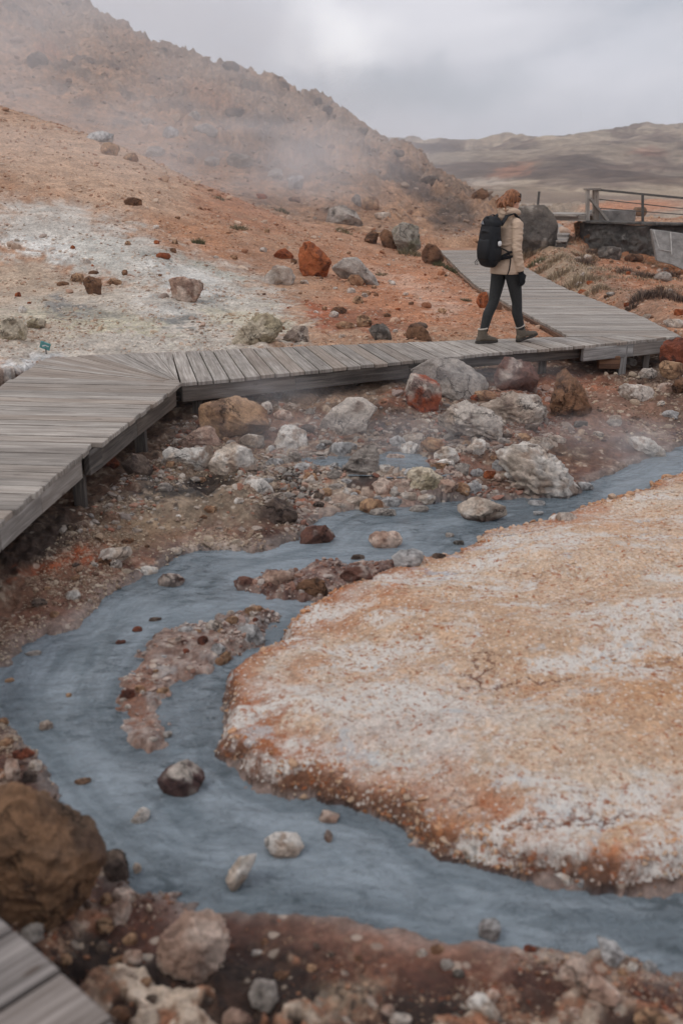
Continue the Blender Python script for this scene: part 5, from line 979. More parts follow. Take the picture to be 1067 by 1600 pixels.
R([(569, 374), (578, 357), (592, 365), (590, 382), (578, 383)], 'brown', 'brown rock left of the three rocks by the path', 'rock', group=SL); R([(591, 370), (599, 357), (614, 364), (626, 391), (605, 392)], 'brown', 'reddish brown block between the brown and the mossy rock', 'rock', group=SL)
R([(611, 360), (628, 348), (653, 355), (657, 382), (640, 397), (626, 396)], 'moss', 'mossy grey green boulder beside the far path', 'boulder', group=SL)
R([(652, 399), (667, 380), (681, 383), (696, 404), (690, 413), (674, 416)], 'brown', 'brown angular rock on the left edge of the far path', 'rock', group=SL); R((746, 378, 26, 11), 'tan', 'flat tan rock at the far end of the path beside the backpack', 'rock', group=SL)
R([(356, 535), (374, 515), (400, 492), (420, 490), (443, 505), (441, 524), (418, 542), (374, 543)], 'green', 'large cream crusted rock right behind the boardwalk', 'boulder', group=SL, strata=.7)
R([(441, 527), (460, 508), (480, 510), (484, 536), (457, 539)], 'pale', 'tan lumpy rock right of the cream crusted one', 'rock', group=SL)
R([(573, 512), (592, 501), (606, 511), (615, 530), (589, 533)], 'slate', 'dark grey pocked rock in the rusty patch behind the boardwalk', 'rock', group=SL); R([(630, 510), (649, 504), (665, 513), (677, 534), (631, 533)], 'brown', 'brown flat topped rock behind the boardwalk left of the hiker', 'rock', group=SL); R((655, 509, 32, 12), 'dark', 'dark cap rock lying on the brown flat topped one', 'rock', group=SL, ground_at=(655, 520))
R((568, 501, 26, 22), 'tan', 'tan rock in the rusty patch above the pocked one', 'rock', group=SL); R((540, 508, 32, 14), 'tan', 'low tan rock at the left of the rusty patch', 'rock', group=SL); R((528, 485, 28, 12), 'brown', 'low brown rock at the top of the rusty patch', 'rock', group=SL)
R([(262, 438), (283, 432), (324, 442), (304, 468), (288, 476), (268, 459)], 'pink', 'pinkish white rock in the pale crusted hollow', 'boulder', group=SL)
R([(129, 433), (145, 429), (159, 440), (156, 462), (137, 462)], 'brown', 'brown crumbling rock on the pale crust at left', 'rock', group=SL); R((122, 434, 24, 16), 'tan', 'tan rock left of the brown crumbling one', 'rock', group=SL); R((178, 440, 28, 13), 'tan', 'tan rock right of the brown crumbling one', 'rock', group=SL); R((195, 426, 11, 10), 'brown', 'small brown stone above right of the crumbling rock', 'rock', group=SL); R((99, 443, 24, 7), 'brown', 'thin brown stone far left of the crumbling rock', 'rock', group=SL); R((146, 426, 20, 7), 'brown', 'thin brown stone just above the crumbling rock', 'rock', group=SL)
R((35, 484, 15, 14), 'white', 'small white lump on the grey ground at far left', 'rock', group=SL); R([(-6, 512), (5, 499), (20, 495), (45, 505), (40, 527), (5, 535)], 'green', 'pale crusted rock at the left edge behind the boardwalk', 'rock', group=SL); R((60, 506, 36, 20), 'green', 'small crusted rock right of the pale one at the left edge', 'rock', group=SL)
R((255, 400, 26, 11), 'orange', 'small red orange stone at the top of the white crust', 'rock', group=SL); R((209, 316, 29, 16), 'brown', 'grey brown rock alone high on the sandy slope', 'rock', group=SL); R((200, 380, 11, 8), 'tan', 'tiny tan stone on the sandy slope below the lone rock', 'rock', group=SL); R((245, 378, 12, 7), 'orange', 'tiny red stone left of the grass tuft', 'rock', group=SL); R((412, 390, 14, 9), 'pale', 'tiny white stone left of the rounded orange rock', 'rock', group=SL)
R((366, 402, 16, 8), 'tan', 'tiny tan stone on the slope between grass tuft and orange rock', 'rock', group=SL); R((274, 378, 12, 7), 'tan', 'tiny orange tan stone near the grass tuft', 'rock', group=SL); R((136, 408, 14, 8), 'pale', 'tiny pale stone on the sandy slope above the crumbling rock', 'rock', group=SL)
R([(743, 470), (752, 452), (760, 456), (765, 476), (752, 483)], 'orange', 'orange brown rock under the path edge beside the hiker leg', 'rock', group=SL); R((775, 478, 24, 14), 'brown', 'brown stone under the path edge seen between the hiker legs', 'rock', group=SL)
R([(799, 335), (804, 325), (847, 321), (862, 337), (869, 350), (870, 396), (852, 400), (825, 398), (806, 385)], 'slate', 'big dark grey boulder behind the hiker beside the path', 'boulder', group=SL, rough=.6)
R([(895, 349), (905, 344), (917, 356), (915, 369), (900, 368)], 'tan', 'orange brown stone at the foot of the railing post', 'rock', group=SL); R((1052, 505, 36, 16), 'pale', 'pale flat rock on the bank at the right edge', 'rock', group=SL); R((1060, 488, 22, 12), 'orange', 'orange stone on the bank at the right edge above the pale one', 'rock', group=SL); R((1035, 432, 30, 18), 'grey', 'grey rock on the bank under the leaning slab', 'rock', group=SL)
R((952, 396, 44, 22), 'slate', 'grey block fallen at the foot of the stone wall', 'rock', group=SL); R((990, 404, 30, 16), 'brown', 'brown block at the foot of the stone wall left of the leaning slab', 'rock', group=SL)
R((926, 376, 30, 24), 'brown', 'brown rock at the left foot of the stone wall', 'rock', group=SL)
# hillside
for (b, p, l) in (((160, 215, 54, 20), 'bluegrey', 'long pale slab at the foot of the misty hill'), ((172, 233, 32, 22), 'tan', 'tan rock under the long pale slab'), ((267, 208, 28, 22), 'bluegrey', 'pale angular rock in the misty band of boulders'), ((332, 253, 28, 20), 'grey', 'grey rock at the lower edge of the misty boulder band'), ((431, 273, 26, 20), 'grey', 'grey rock under the mist right of the boulder band'), ((463, 287, 26, 28), 'bluegrey', 'tall blue grey rock below the mist'),
    ((304, 181, 22, 14), 'grey', 'grey rock in the upper part of the boulder band'), ((290, 247, 34, 22), 'tan', 'tan boulder at the bottom of the misty band'), ((245, 238, 36, 18), 'grey', 'grey boulder left of the tan one in the misty band'), ((205, 246, 26, 16), 'tan', 'tan rock right of the rock under the pale slab'), ((320, 205, 40, 22), 'grey', 'wide grey boulder in the middle of the misty band'), ((375, 252, 50, 26), 'grey', 'wide purple grey boulder at the right of the misty band'),
    ((407, 307, 22, 10), 'orange', 'small reddish rock on the gravel below the mist'), ((361, 103, 32, 15), 'dark', 'flat topped outcrop on the hill skyline'), ((442, 134, 24, 14), 'dark', 'rounded outcrop on the hill skyline below the flat topped one'), ((497, 158, 16, 12), 'dark', 'small upright knob on the hill skyline'), ((512, 172, 18, 14), 'dark', 'blocky knob on the hill skyline right of the small upright one'), ((108, 8, 30, 12), 'dark', 'jagged outcrop on the hill skyline near the top'), ((255, 78, 16, 8), 'dark', 'small outcrop on the hill skyline left of the flat topped one'),
    ((366, 175, 40, 14), 'dark', 'dark ledge of rock high on the misty hill'), ((60, 96, 34, 28), 'dark', 'dark crag on the upper left hillside'), ((750, 305, 28, 22), 'brown', 'brown rock at the foot of the hill beside the hiker head'), ((460, 312, 20, 10), 'brown', 'brown stone on the gravel under the tall blue grey rock'), ((566, 206, 22, 12), 'dark', 'dark crag near the low end of the skyline'), ((620, 240, 26, 14), 'dark', 'dark crag on the end of the ridge'), ((672, 282, 34, 16), 'dark', 'dark ledge at the toe of the ridge'), ((230, 190, 24, 12), 'grey', 'grey rock in the mist above the long pale slab')):
    R(b, p, l, 'rock', group=HS, sub=4)

# past 300 rocks the smallest loose stones become one heap
def heap(keep):
    SCAT.sort(key=lambda q: -q[0]); V = []; Fc = []; C = []; n = 0
    for w_, o in SCAT[keep:]:
        me = o.data; v = np.empty(len(me.vertices) * 3, np.float32); me.vertices.foreach_get('co', v); v = v.reshape(-1, 3) + np.array(o.location); f = np.empty(len(me.loops), np.int32); me.loops.foreach_get('vertex_index', f)
        c = np.empty(len(v) * 4, np.float32); me.attributes['Col'].data.foreach_get('color', c); V.append(v); Fc.append(f.reshape(-1, 3) + n); C.append(c.reshape(-1, 4)[:, :3]); n += len(v); D.objects.remove(o); D.meshes.remove(me)
    tag(np_mesh('small_stones', np.concatenate(V), np.concatenate(Fc), M['rock'], True, {'Col': ('FLOAT_COLOR', np.concatenate(C))}), kind='stuff')
heap(296 - sum(1 for o in D.objects if o.name.split('.')[0] == 'rock') + len(SCAT))
# ------------------------------------------------------------------ loose gravel and pebbles: nobody could count them
def gravel(name, zones, mats_pal, nmax, smin, smax, power=2.6, sub=1, seed=5):
    rg = np.random.default_rng(seed); Vt, Ft = ICO[sub] if sub > 0 else ICO[1]
    if sub == 0:
        g = (1 + 5 ** .5) / 2; Vt = np.array([(-1, g, 0), (1, g, 0), (-1, -g, 0), (1, -g, 0), (0, -1, g), (0, 1, g), (0, -1, -g), (0, 1, -g), (g, 0, -1), (g, 0, 1), (-g, 0, -1), (-g, 0, 1)]) / 1.9
        Ft = np.array([(0, 11, 5), (0, 5, 1), (0, 1, 7), (0, 7, 10), (0, 10, 11), (1, 5, 9), (5, 11, 4), (11, 10, 2), (10, 7, 6), (7, 1, 8), (3, 9, 4), (3, 4, 2), (3, 2, 6), (3, 6, 8), (3, 8, 9), (4, 9, 5), (2, 4, 11), (6, 2, 10), (8, 6, 7), (9, 8, 1)])
    vis = (TPD > .5) & (TPX > -60) & (TPX < 1130) & (TPY < 1660)
    dens = np.zeros(len(TP)); pal_i = np.zeros(len(TP), int)
    for zi, (msk, d, pi) in enumerate(zones):
        m = msk & vis & (dens < d); dens[m] = d; pal_i[m] = pi
    dens = dens * (1 - .75 * np.clip(TD['hol'], 0, 1)); dens = dens * np.clip(.25 + 1.6 * (fbm2(TP[:, 0] * 2.2, TP[:, 1] * 2.2, 4, 401) + .2), .05, 1.6) * (TD['dk'] > .0)
    cum = np.cumsum(dens); n = nmax; ids = np.searchsorted(cum, rg.random(n) * cum[-1]); ids = np.clip(ids, 0, len(TP) - 1)
    c = TP[ids].copy(); r_ = rg.random(n); spx = smin * (1 - r_ * (1 - (smin / smax) ** (power - 1))) ** (-1 / (power - 1)); s = spx * TPD[ids] / F / 2
    c[:, :2] += rg.normal(size=(n, 2)) * .01; c[:, 2] = height_at(c[:, 0], c[:, 1]) + s * rg.uniform(-.25, .3, n)
    q = rg.normal(size=(n, 4)); q /= np.linalg.norm(q, axis=1)[:, None]; a, b, cc, d = q.T
    Rm = np.stack([np.stack([1 - 2 * (cc * cc + d * d), 2 * (b * cc - a * d), 2 * (b * d + a * cc)], -1), np.stack([2 * (b * cc + a * d), 1 - 2 * (b * b + d * d), 2 * (cc * d - a * b)], -1), np.stack([2 * (b * d - a * cc), 2 * (cc * d + a * b), 1 - 2 * (b * b + cc * cc)], -1)], 1)
    sc = np.stack([rg.uniform(.8, 1.35, n), rg.uniform(.6, 1.0, n), rg.uniform(.4, .8, n)], 1)
    nt = 24; tmpl = [Vt * (1 + .30 * fbm3(Vt * 1.3 + k * 5.1, 2, k))[:, None] for k in range(nt)]
    for k in range(nt):
        for _ in range(4):
            nn = rg.normal(size=3); nn /= np.linalg.norm(nn); dd = tmpl[k] @ nn; tmpl[k] = tmpl[k] - nn * (np.maximum(dd - dd.max() * .62, 0))[:, None]
    tm = np.array(tmpl)[rg.integers(0, nt, n)] * sc[:, None, :]; Wd = np.einsum('nij,nvj->nvi', Rm, tm); Wd[:, :, 2] *= .75
    Wd = Wd * s[:, None, None] + c[:, None, :]; nv = len(Vt)
    Fa = (Ft[None] + (np.arange(n) * nv)[:, None, None]).reshape(-1, 3)
    cols = np.empty((n, 3))
    for zi, pl in enumerate(mats_pal):
        m = pal_i[ids] == zi; k = m.sum(); P = np.array([x for x in pl]); cols[m] = P[rg.integers(0, len(P), k)] * rg.uniform(.72, 1.2, k)[:, None]
    cols = .55 * cols + .5 * TCOL[ids]
    o = np_mesh(name, Wd.reshape(-1, 3), Fa, M['pebble'], False, {'Col': ('FLOAT_COLOR', np.repeat(np.clip(cols, .01, .8), nv, 0))}); tag(o, kind='stuff'); return o
_reg = TD['reg']; _ng = (_reg < 7.9) & ~TD['mound'] & (TD['sw'] > .01); _bt = _ng & (TPY > 1180) & ((TD['sw'] > .22) | (TPX < 480) | (TPX > 800)); _lf = _ng & (TPY < 1180) & (TPX < 460) & (TPY > 690); _rub = _ng & (TPY > 600) & (TPY < 830)
_sl = (_reg >= 7.7) & (_reg < 11.2); _ia = (TD['sa'] < -.02); _ib = (TD['sb'] < -.02); _mo = TD['mound']
_hl = (_reg >= 10.8) & (_reg < 13.0) & (TD['u'] < .2); _moe = _mo & (TD['sm'] > -.25); _pl = [S(176, 158, 138), S(190, 176, 160), S(150, 124, 102), S(128, 92, 70)]
PALS = [[S(176, 140, 112), S(190, 164, 140), S(150, 100, 72), S(132, 92, 68), S(196, 178, 160)], [S(186, 168, 144), S(196, 182, 160), S(164, 142, 118), S(150, 128, 106), S(176, 160, 138), S(96, 80, 68)], [S(150, 104, 76), S(170, 140, 114), S(96, 64, 50), S(186, 168, 148), S(60, 44, 38), S(136, 78, 54)], [S(186, 168, 156), S(160, 120, 100), S(196, 186, 176), S(120, 82, 68), S(140, 132, 126)], [S(204, 184, 160), S(188, 148, 112), S(196, 168, 138), S(170, 116, 78)], [S(150, 144, 138), S(172, 160, 148), S(132, 110, 96), S(150, 96, 76), S(186, 176, 164)], [S(150, 128, 110), S(126, 108, 96), S(112, 96, 88), S(166, 146, 128)]]
gravel('gravel', [(_sl, .9, 0), (_lf, 2.6, 1), (_ng & (TPY < 690), .6, 1), (_rub & (TPX < 900), 1.1, 5), (_bt, .9, 2), (_ia, 1.2, 3), (_ib, 2.2, 3), (_moe, 1.0, 4), (_mo, .30, 4), (_hl, .55, 6)], PALS, 72000, 1.8, 9, 2.4, 0, 5)
gravel('pebbles', [(_sl, .10, 0), (_lf, .55, 1), (_rub & (TPX < 900), 1.7, 5), (_ng & (TPY < 690), .35, 1), (_bt, .5, 2), (_ia, .7, 3), (_ib, 1.3, 3), (_moe & (TD['sm'] > -.10), 1.3, 4), (_hl, .35, 6)], PALS, 7500, 6, 22, 3.2, 2, 8)

# ------------------------------------------------------------------ grass
def blades(cx, cy_, wpx, n, hpx, cols, seed, pts=None, lean=.5):
    rg = np.random.default_rng(seed); V = []; Fc = []; C = []
    for k in range(n):
        if pts is None:
            r = math.sqrt(rg.random()); a = rg.random() * 6.283; G0 = BASE; sp = wpx * BASE[1] / F / 2; x = G0[0] + r * math.cos(a) * sp; y = G0[1] + r * math.sin(a) * sp * 1.0; z = float(height_at(x, y)) - .01; hh = hpx * BASE[1] / F * rg.uniform(.35, 1.25) * (1.1 - .6 * r); x += rg.normal() * sp * .12; y += rg.normal() * sp * .15; z = float(height_at(x, y)) - .01; ld = np.array([math.cos(a) * r, math.sin(a) * r]) * 1.0 + rg.normal(size=2) * .35
        else:
            p = pts[k]; x, y, z = p[0], p[1], p[2] - .01; hh = hpx * y / F * rg.uniform(.4, 1.15); ld = rg.normal(size=2) * .8
        wd = max(.006, .55 * y / F) * rg.uniform(.6, 1.2); th = rg.random() * 3.14; dx, dy = math.cos(th) * wd, math.sin(th) * wd * .5; i = len(V); lx, ly = ld * hh * lean
        for (t, s) in ((0, 1), (.55, .8), (1.0, .12)):
            q = t * t; zz = z + hh * (t - .25 * q); V.append((x + lx * q - dx * s, y + ly * q - dy * s, zz)); V.append((x + lx * q + dx * s, y + ly * q + dy * s, zz))
        Fc += [(i, i + 1, i + 3, i + 2), (i + 2, i + 3, i + 5, i + 4)]; c = cols[rg.integers(0, len(cols))] * rg.uniform(.7, 1.2); C += [c] * 6
    return np.array(V), np.array(Fc), np.array(C)
GRN = [S(92, 94, 68), S(78, 82, 58), S(116, 108, 80)]; DRY = [S(158, 138, 112), S(138, 118, 96), S(176, 158, 132), S(112, 94, 78)]; OLV = [S(116, 108, 84), S(98, 92, 72), S(140, 126, 100)]; HEA = [S(112, 92, 80), S(92, 76, 68), S(138, 118, 100), S(74, 62, 56)]
def tuft(px, py, wpx, hpx, n, cols, label, name='grass_tuft', group='grass tufts by the slope and path', lean=.6):
    global BASE
    BASE = hit(px, py); V, Fc, C = blades(px, py, wpx, n, hpx, cols, int(px * 3 + py), lean=lean)
    tag(np_mesh(name, V, Fc, M['grass'], False, {'Col': ('FLOAT_COLOR', C)}, loc=BASE), label, 'grass', group)
tuft(310, 381, 18, 13, 240, GRN, 'small dark green grass tuft alone on the orange slope'); tuft(374, 357, 26, 9, 220, OLV, 'flat olive grass tuft on the orange slope right of the green one'); tuft(537, 362, 24, 10, 180, OLV, 'olive tuft on the gravel below the smooth grey rock'); tuft(440, 330, 22, 9, 140, OLV, 'faint olive tuft under the mist on the slope'); tuft(342, 310, 18, 7, 120, OLV, 'small olive tuft on the upper slope')
tuft(690, 416, 26, 13, 320, GRN, 'dark green grass at the foot of the brown angular rock by the path'); tuft(707, 425, 22, 11, 260, GRN, 'dark green grass creeping over the path edge'); tuft(722, 433, 18, 8, 180, GRN, 'last small dark green tuft along the path edge'); tuft(728, 470, 16, 8, 160, OLV, 'little olive tuft on the orange soil left of the hiker'); tuft(640, 398, 34, 14, 260, OLV, 'olive grass growing against the mossy boulder'); tuft(596, 430, 18, 8, 120, OLV, 'tiny olive tuft beside the grey slab')
for (px, py, w_, h_, n, cl, l) in ((822, 402, 44, 18, 420, DRY, 'pale dry grass at the left foot of the dark boulder'), (838, 412, 26, 12, 260, GRN, 'green grass in front of the dark boulder'), (866, 408, 34, 15, 280, DRY, 'dry grass at the right foot of the dark boulder'), (915, 405, 38, 16, 340, DRY, 'dry tussock under the railing post'), (930, 398, 24, 16, 260, HEA, 'rounded brown tussock high on the bank'), (915, 412, 28, 15, 240, HEA, 'dark tussock below the rounded one on the bank'), (905, 442, 60, 22, 520, DRY, 'broad fluffy dry tussock in the middle of the bank'), (870, 432, 40, 17, 300, DRY, 'dry tussock at the path edge below the boulder'),
    (845, 424, 30, 14, 240, DRY, 'dry tussock beside the hiker arm'), (978, 428, 28, 16, 320, HEA, 'dark brown heather clump under the stone wall'), (1008, 434, 30, 16, 320, HEA, 'heather clump below the leaning slab'), (1030, 462, 56, 20, 560, HEA, 'large grey brown heather clump on the right bank'), (1003, 466, 36, 20, 420, HEA, 'dark heather clump left of the large grey one'), (1062, 470, 40, 18, 380, HEA, 'heather clump cut by the right edge'), (986, 482, 18, 12, 160, HEA, 'tiny heather clump on bare soil near the path'), (1050, 432, 26, 12, 240, HEA, 'heather under the slab at the right edge'), (935, 452, 40, 14, 320, DRY, 'low dry tussock right of the broad fluffy one')):
    tuft(px, py, w_, h_, n, cl, l, 'heather_clump' if cl is HEA else 'grass_tuft', 'heather and dry grass on the right bank', .75)
rg_ = np.random.default_rng(77); cand = np.where((TD['u'] > .15) & (_reg > 8.0) & (_reg < 10.6) & (TPX > 740) & (TPX < 1090) & (TPY > 370) & (TPY < 500) & (TD['dk'] > .05))[0]
wgt = sstep(-.15, .3, fbm2(TP[cand, 0] * .9, TP[cand, 1] * .9, 4, 501)) * (sstep(480, 430, TPY[cand]) + .15); cand = rg_.choice(cand, 4200, p=wgt / wgt.sum())
V, Fc, C = blades(0, 0, 0, 4200, 7, DRY + OLV[:1], 9, pts=TP[cand]); tag(np_mesh('dry_grass', V, Fc, M['grass'], False, {'Col': ('FLOAT_COLOR', C)}), kind='stuff')
# ------------------------------------------------------------------ hiker
W0 = atZ(784, 535, 0.0)
HD = math.radians(33); FV = Vector((math.cos(HD), math.sin(HD), 0)); RV = Vector((math.sin(HD), -math.cos(HD), 0)); UZ = Vector((0, 0, 1))
def Lp(f, s, z): return Vector(W0) + FV * f + RV * s + UZ * z
per = empty('person', W0, 'hiker in beige hooded jacket, dark leggings and brown boots walking along the boardwalk', 'person')
HIPR, HIPL = Lp(0, .085, .86), Lp(-.01, -.085, .86)
KNR, KNL = Lp(.105, .085, .465), Lp(-.095, -.085, .45)
ANR, ANL = Lp(.215, .08, .125), Lp(-.225, -.08, .105)
NECK, HEAD = Lp(.03, 0, 1.41), Lp(.05, 0, 1.552)
SHR, SHL = Lp(.01, .145, 1.315), Lp(.01, -.145, 1.315)
ELR, ELL = Lp(-.02, .185, 1.04), Lp(.05, -.19, 1.06)
WRR, WRL = Lp(.035, .205, .82), Lp(.19, -.18, .86)
def limb(mb, pts, rad, side=RV, n=16):
    P = []; Rr = []
    for i in range(len(pts) - 1):
        for k in range(5):
            t = k / 5; P.append(pts[i].lerp(pts[i + 1], t)); a, b = rad[i], rad[i + 1]; s = t; Rr.append((a[0] + (b[0] - a[0]) * s, a[1] + (b[1] - a[1]) * s))
    P.append(pts[-1]); Rr.append(rad[-1]); mb.tube(P, Rr, side, n)
FT = math.radians(16); FF = Vector((math.cos(FT), math.sin(FT), 0)); FS = Vector((math.sin(FT), -math.cos(FT), 0))
# head looks ahead and a little right
HA = math.radians(40); HF = Vector((math.cos(HA), math.sin(HA), -.06)).normalized(); HS_ = Vector((math.sin(HA), -math.cos(HA), 0)); HU = HS_.cross(HF).normalized()
def hp(f, s, u): return HEAD + HF * f + HS_ * s + HU * u
def leg_pts(h, k, a): return [h, h.lerp(k, .5) + FV * .012, k + FV * .012, k.lerp(a, .38) - FV * .018, a]
mb = MB()
for (h, k, a) in ((HIPR, KNR, ANR), (HIPL, KNL, ANL)): limb(mb, leg_pts(h, k, a), [(.078, .088), (.066, .074), (.048, .054), (.048, .056), (.034, .038)])
mb.ell(Lp(-.01, 0, .89), (.11, .155, .11), (FV, RV, UZ)); limb(mb, [Lp(0, 0, .88), Lp(.01, 0, 1.06), Lp(.02, 0, 1.24), Lp(.02, 0, 1.36)], [(.15, .105), (.125, .095), (.155, .10), (.11, .07)])
limb(mb, [Lp(.02, 0, 1.33), NECK, hp(-.01, 0, -.05)], [(.07, .06), (.05, .05), (.05, .052)])
for (s, e, wr) in ((SHR, ELR, WRR), (SHL, ELL, WRL)): limb(mb, [s.lerp(Lp(.02, 0, 1.33), .3), s, e, wr], [(.05, .05), (.05, .05), (.037, .04), (.025, .027)])
mb.ell(hp(0, 0, .012), (.084, .068, .110), (HF, HS_, HU)); mb.ell(hp(.035, 0, -.045), (.056, .052, .058), (HF, HS_, HU)); mb.ell(hp(.098, 0, -.018), (.016, .012, .022), (HF, HS_, HU)); mb.ell(hp(.088, 0, -.062), (.012, .024, .010), (HF, HS_, HU)); mb.ell(hp(.082, 0, -.095), (.016, .022, .014), (HF, HS_, HU))
for s in (-1, 1): mb.ell(hp(-.005, .076 * s, -.012), (.018, .009, .03), (HF, HS_, HU)); mb.ell(hp(.085, .03 * s, .012), (.012, .014, .007), (HF, HS_, HU))
for a in (ANR, ANL): mb.tube([a - FF * .04 - UZ * .05, a + FF * .05 - UZ * .055, a + FF * .15 - UZ * .075], [(.03, .03), (.036, .03), (.03, .018)], FS)
body = mb.build('body', M['skin'], per, remesh=.009, smooth_it=3)
for s in (-1, 1):
    e = MB(); e.ell(hp(.092, .03 * s, .008), (.008, .010, .008), (HF, HS_, HU)); e.build('eye', M['black'], per, smooth=True)
# leggings
mb = MB()
for (h, k, a) in ((HIPR, KNR, ANR), (HIPL, KNL, ANL)): limb(mb, leg_pts(h, k, a), [(.092, .100), (.075, .084), (.055, .062), (.054, .064), (.041, .046)])
mb.ell(Lp(-.015, 0, .89), (.11, .152, .11), (FV, RV, UZ)); mb.ell(Lp(-.06, .065, .845), (.055, .072, .085), (FV, RV, UZ)); mb.ell(Lp(-.06, -.065, .845), (.055, .072, .085), (FV, RV, UZ))
mb.build('leggings', M['leggings'], per, remesh=.010, smooth_it=4)
# jacket: trunk, sleeves, hood lying round the neck
mb = MB()
limb(mb, [Lp(-.012, 0, .775), Lp(-.012, 0, .86), Lp(0, 0, 1.0), Lp(.012, 0, 1.14), Lp(.018, 0, 1.27), Lp(.015, 0, 1.35), Lp(.02, 0, 1.40)], [(.190, .150), (.182, .144), (.154, .118), (.154, .116), (.158, .112), (.125, .09), (.08, .075)], n=28)
limb(mb, [SHR.lerp(Lp(.015, 0, 1.32), .35), SHR, SHR.lerp(ELR, .5), ELR, ELR.lerp(WRR, .5), WRR + (WRR - ELR) * .04], [(.066, .070), (.062, .066), (.054, .060), (.050, .056), (.046, .051), (.042, .045)])
limb(mb, [SHL.lerp(Lp(.015, 0, 1.32), .35), SHL, SHL.lerp(ELL, .5), ELL, ELL.lerp(WRL, .5), WRL + (WRL - ELL) * .04], [(.066, .070), (.062, .066), (.054, .060), (.050, .056), (.046, .051), (.042, .045)])
# wrinkles on the sleeves and trunk
for (a, b, r0, r1, n) in ((SHR, ELR, .060, .053, 7), (ELR, WRR, .053, .045, 7)):
    for k in range(n):
        t = (k + .5) / n; c = a.lerp(b, t); d = (b - a).normalized(); tl = Vector((random.uniform(-.5, .5), random.uniform(-.5, .5), 0)); nn = (d + tl).normalized(); r = r0 + (r1 - r0) * t; x = nn.orthogonal().normalized(); y = nn.cross(x)
        a0 = random.uniform(0, 6.28); mb.tube([c + (x * math.cos(a0 + th) + y * math.sin(a0 + th)) * (r * .97) for th in np.linspace(0, 3.6, 12)], [.004 + .008 * math.sin(math.pi * i / 11) for i in range(12)], d, 8)
for zc in (.80, .90, .96, 1.10):
    a0 = random.uniform(0, 6.28); mb.tube([Lp(-.005, 0, zc) + FV * math.cos(a0 + th) * .118 + RV * math.sin(a0 + th) * .154 + UZ * .012 * math.sin(th * 3) for th in np.linspace(0, 4.5, 20)], [.003 + .006 * math.sin(math.pi * i / 19) for i in range(20)], UZ, 8)
# hood: soft roll, fuller at the back
hc = Lp(.005, 0, 1.425); P = []; Rr = []
for i in range(33):
    th = 2 * math.pi * i / 32; bk = .5 - .5 * math.cos(th)       # 0 at front
    P.append(hc + FV * (math.cos(th) * .074 + .01) + RV * math.sin(th) * .080 + UZ * (.022 * bk - .008 * math.cos(2 * th))); Rr.append((.030 + .018 * bk, .046 + .014 * bk))
mb.tube(P, Rr, UZ, 14, caps=True); mb.ell(Lp(-.055, 0, 1.40), (.055, .095, .058), (FV, RV, UZ)); mb.ell(Lp(-.035, .0, 1.452), (.066, .086, .052), (FV, RV, UZ))
for (s, zz) in ((.05, 1.475), (-.03, 1.468), (.02, 1.43)): mb.tube([Lp(-.11 + .02 * abs(k - 4) / 4, s + (k - 4) * .022, zz + .008 * math.sin(k)) for k in range(9)], [.004 + .009 * math.sin(math.pi * k / 8) for k in range(9)], UZ, 8)
jk = mb.build('jacket', M['jacket'], per, remesh=.0085, smooth_it=3)
lg = MB(); c = SHR + RV * .058 - UZ * .045 + FV * .012 - RV * .0; lg.beam(c - FV * .022, c + FV * .022, .004, .006, bev=.001); lg.build('logo_mark', M['white_plastic'], jk)
# gloves with five fingers
def glove(wr, el, back):
    d = (wr - el).normalized(); fw = (FV - d * FV.dot(d)).normalized(); out = d.cross(fw) * back; mb = MB()
    c0 = wr + d * .012; mb.tube([c0 - d * .01, c0 + d * .03, c0 + d * .07, c0 + d * .098], [(.030, .024), (.036, .022), (.042, .021), (.038, .018)], fw, 14)
    for k, (ln, o) in enumerate(((.066, .030), (.075, .010), (.070, -.010), (.056, -.029))):
        b = c0 + d * .094 + fw * o; cur = -out; p1 = b + d * ln * .45 + cur * .006; p2 = p1 + d * ln * .33 + cur * .018; p3 = p2 + d * ln * .12 + cur * .022; mb.tube([b - d * .01, p1, p2, p3], [.0115, .0110, .0100, .0075], fw, 10)
    tb = c0 + d * .035 + fw * .034; mb.tube([tb - fw * .012, tb + d * .028 + fw * .018, tb + d * .055 + fw * .014 - out * .012, tb + d * .068 + fw * .008 - out * .018], [.015, .013, .0115, .008], out, 10)
    mb.tube([wr - d * .03, wr + d * .02], [(.036, .034), (.034, .030)], fw, 14); return mb
glove(WRR, ELR, 1).build('glove', M['glove'], per, remesh=.0035, smooth_it=2)
glove(WRL, ELL, -1).build('glove', M['glove'], per, remesh=.0035, smooth_it=2)
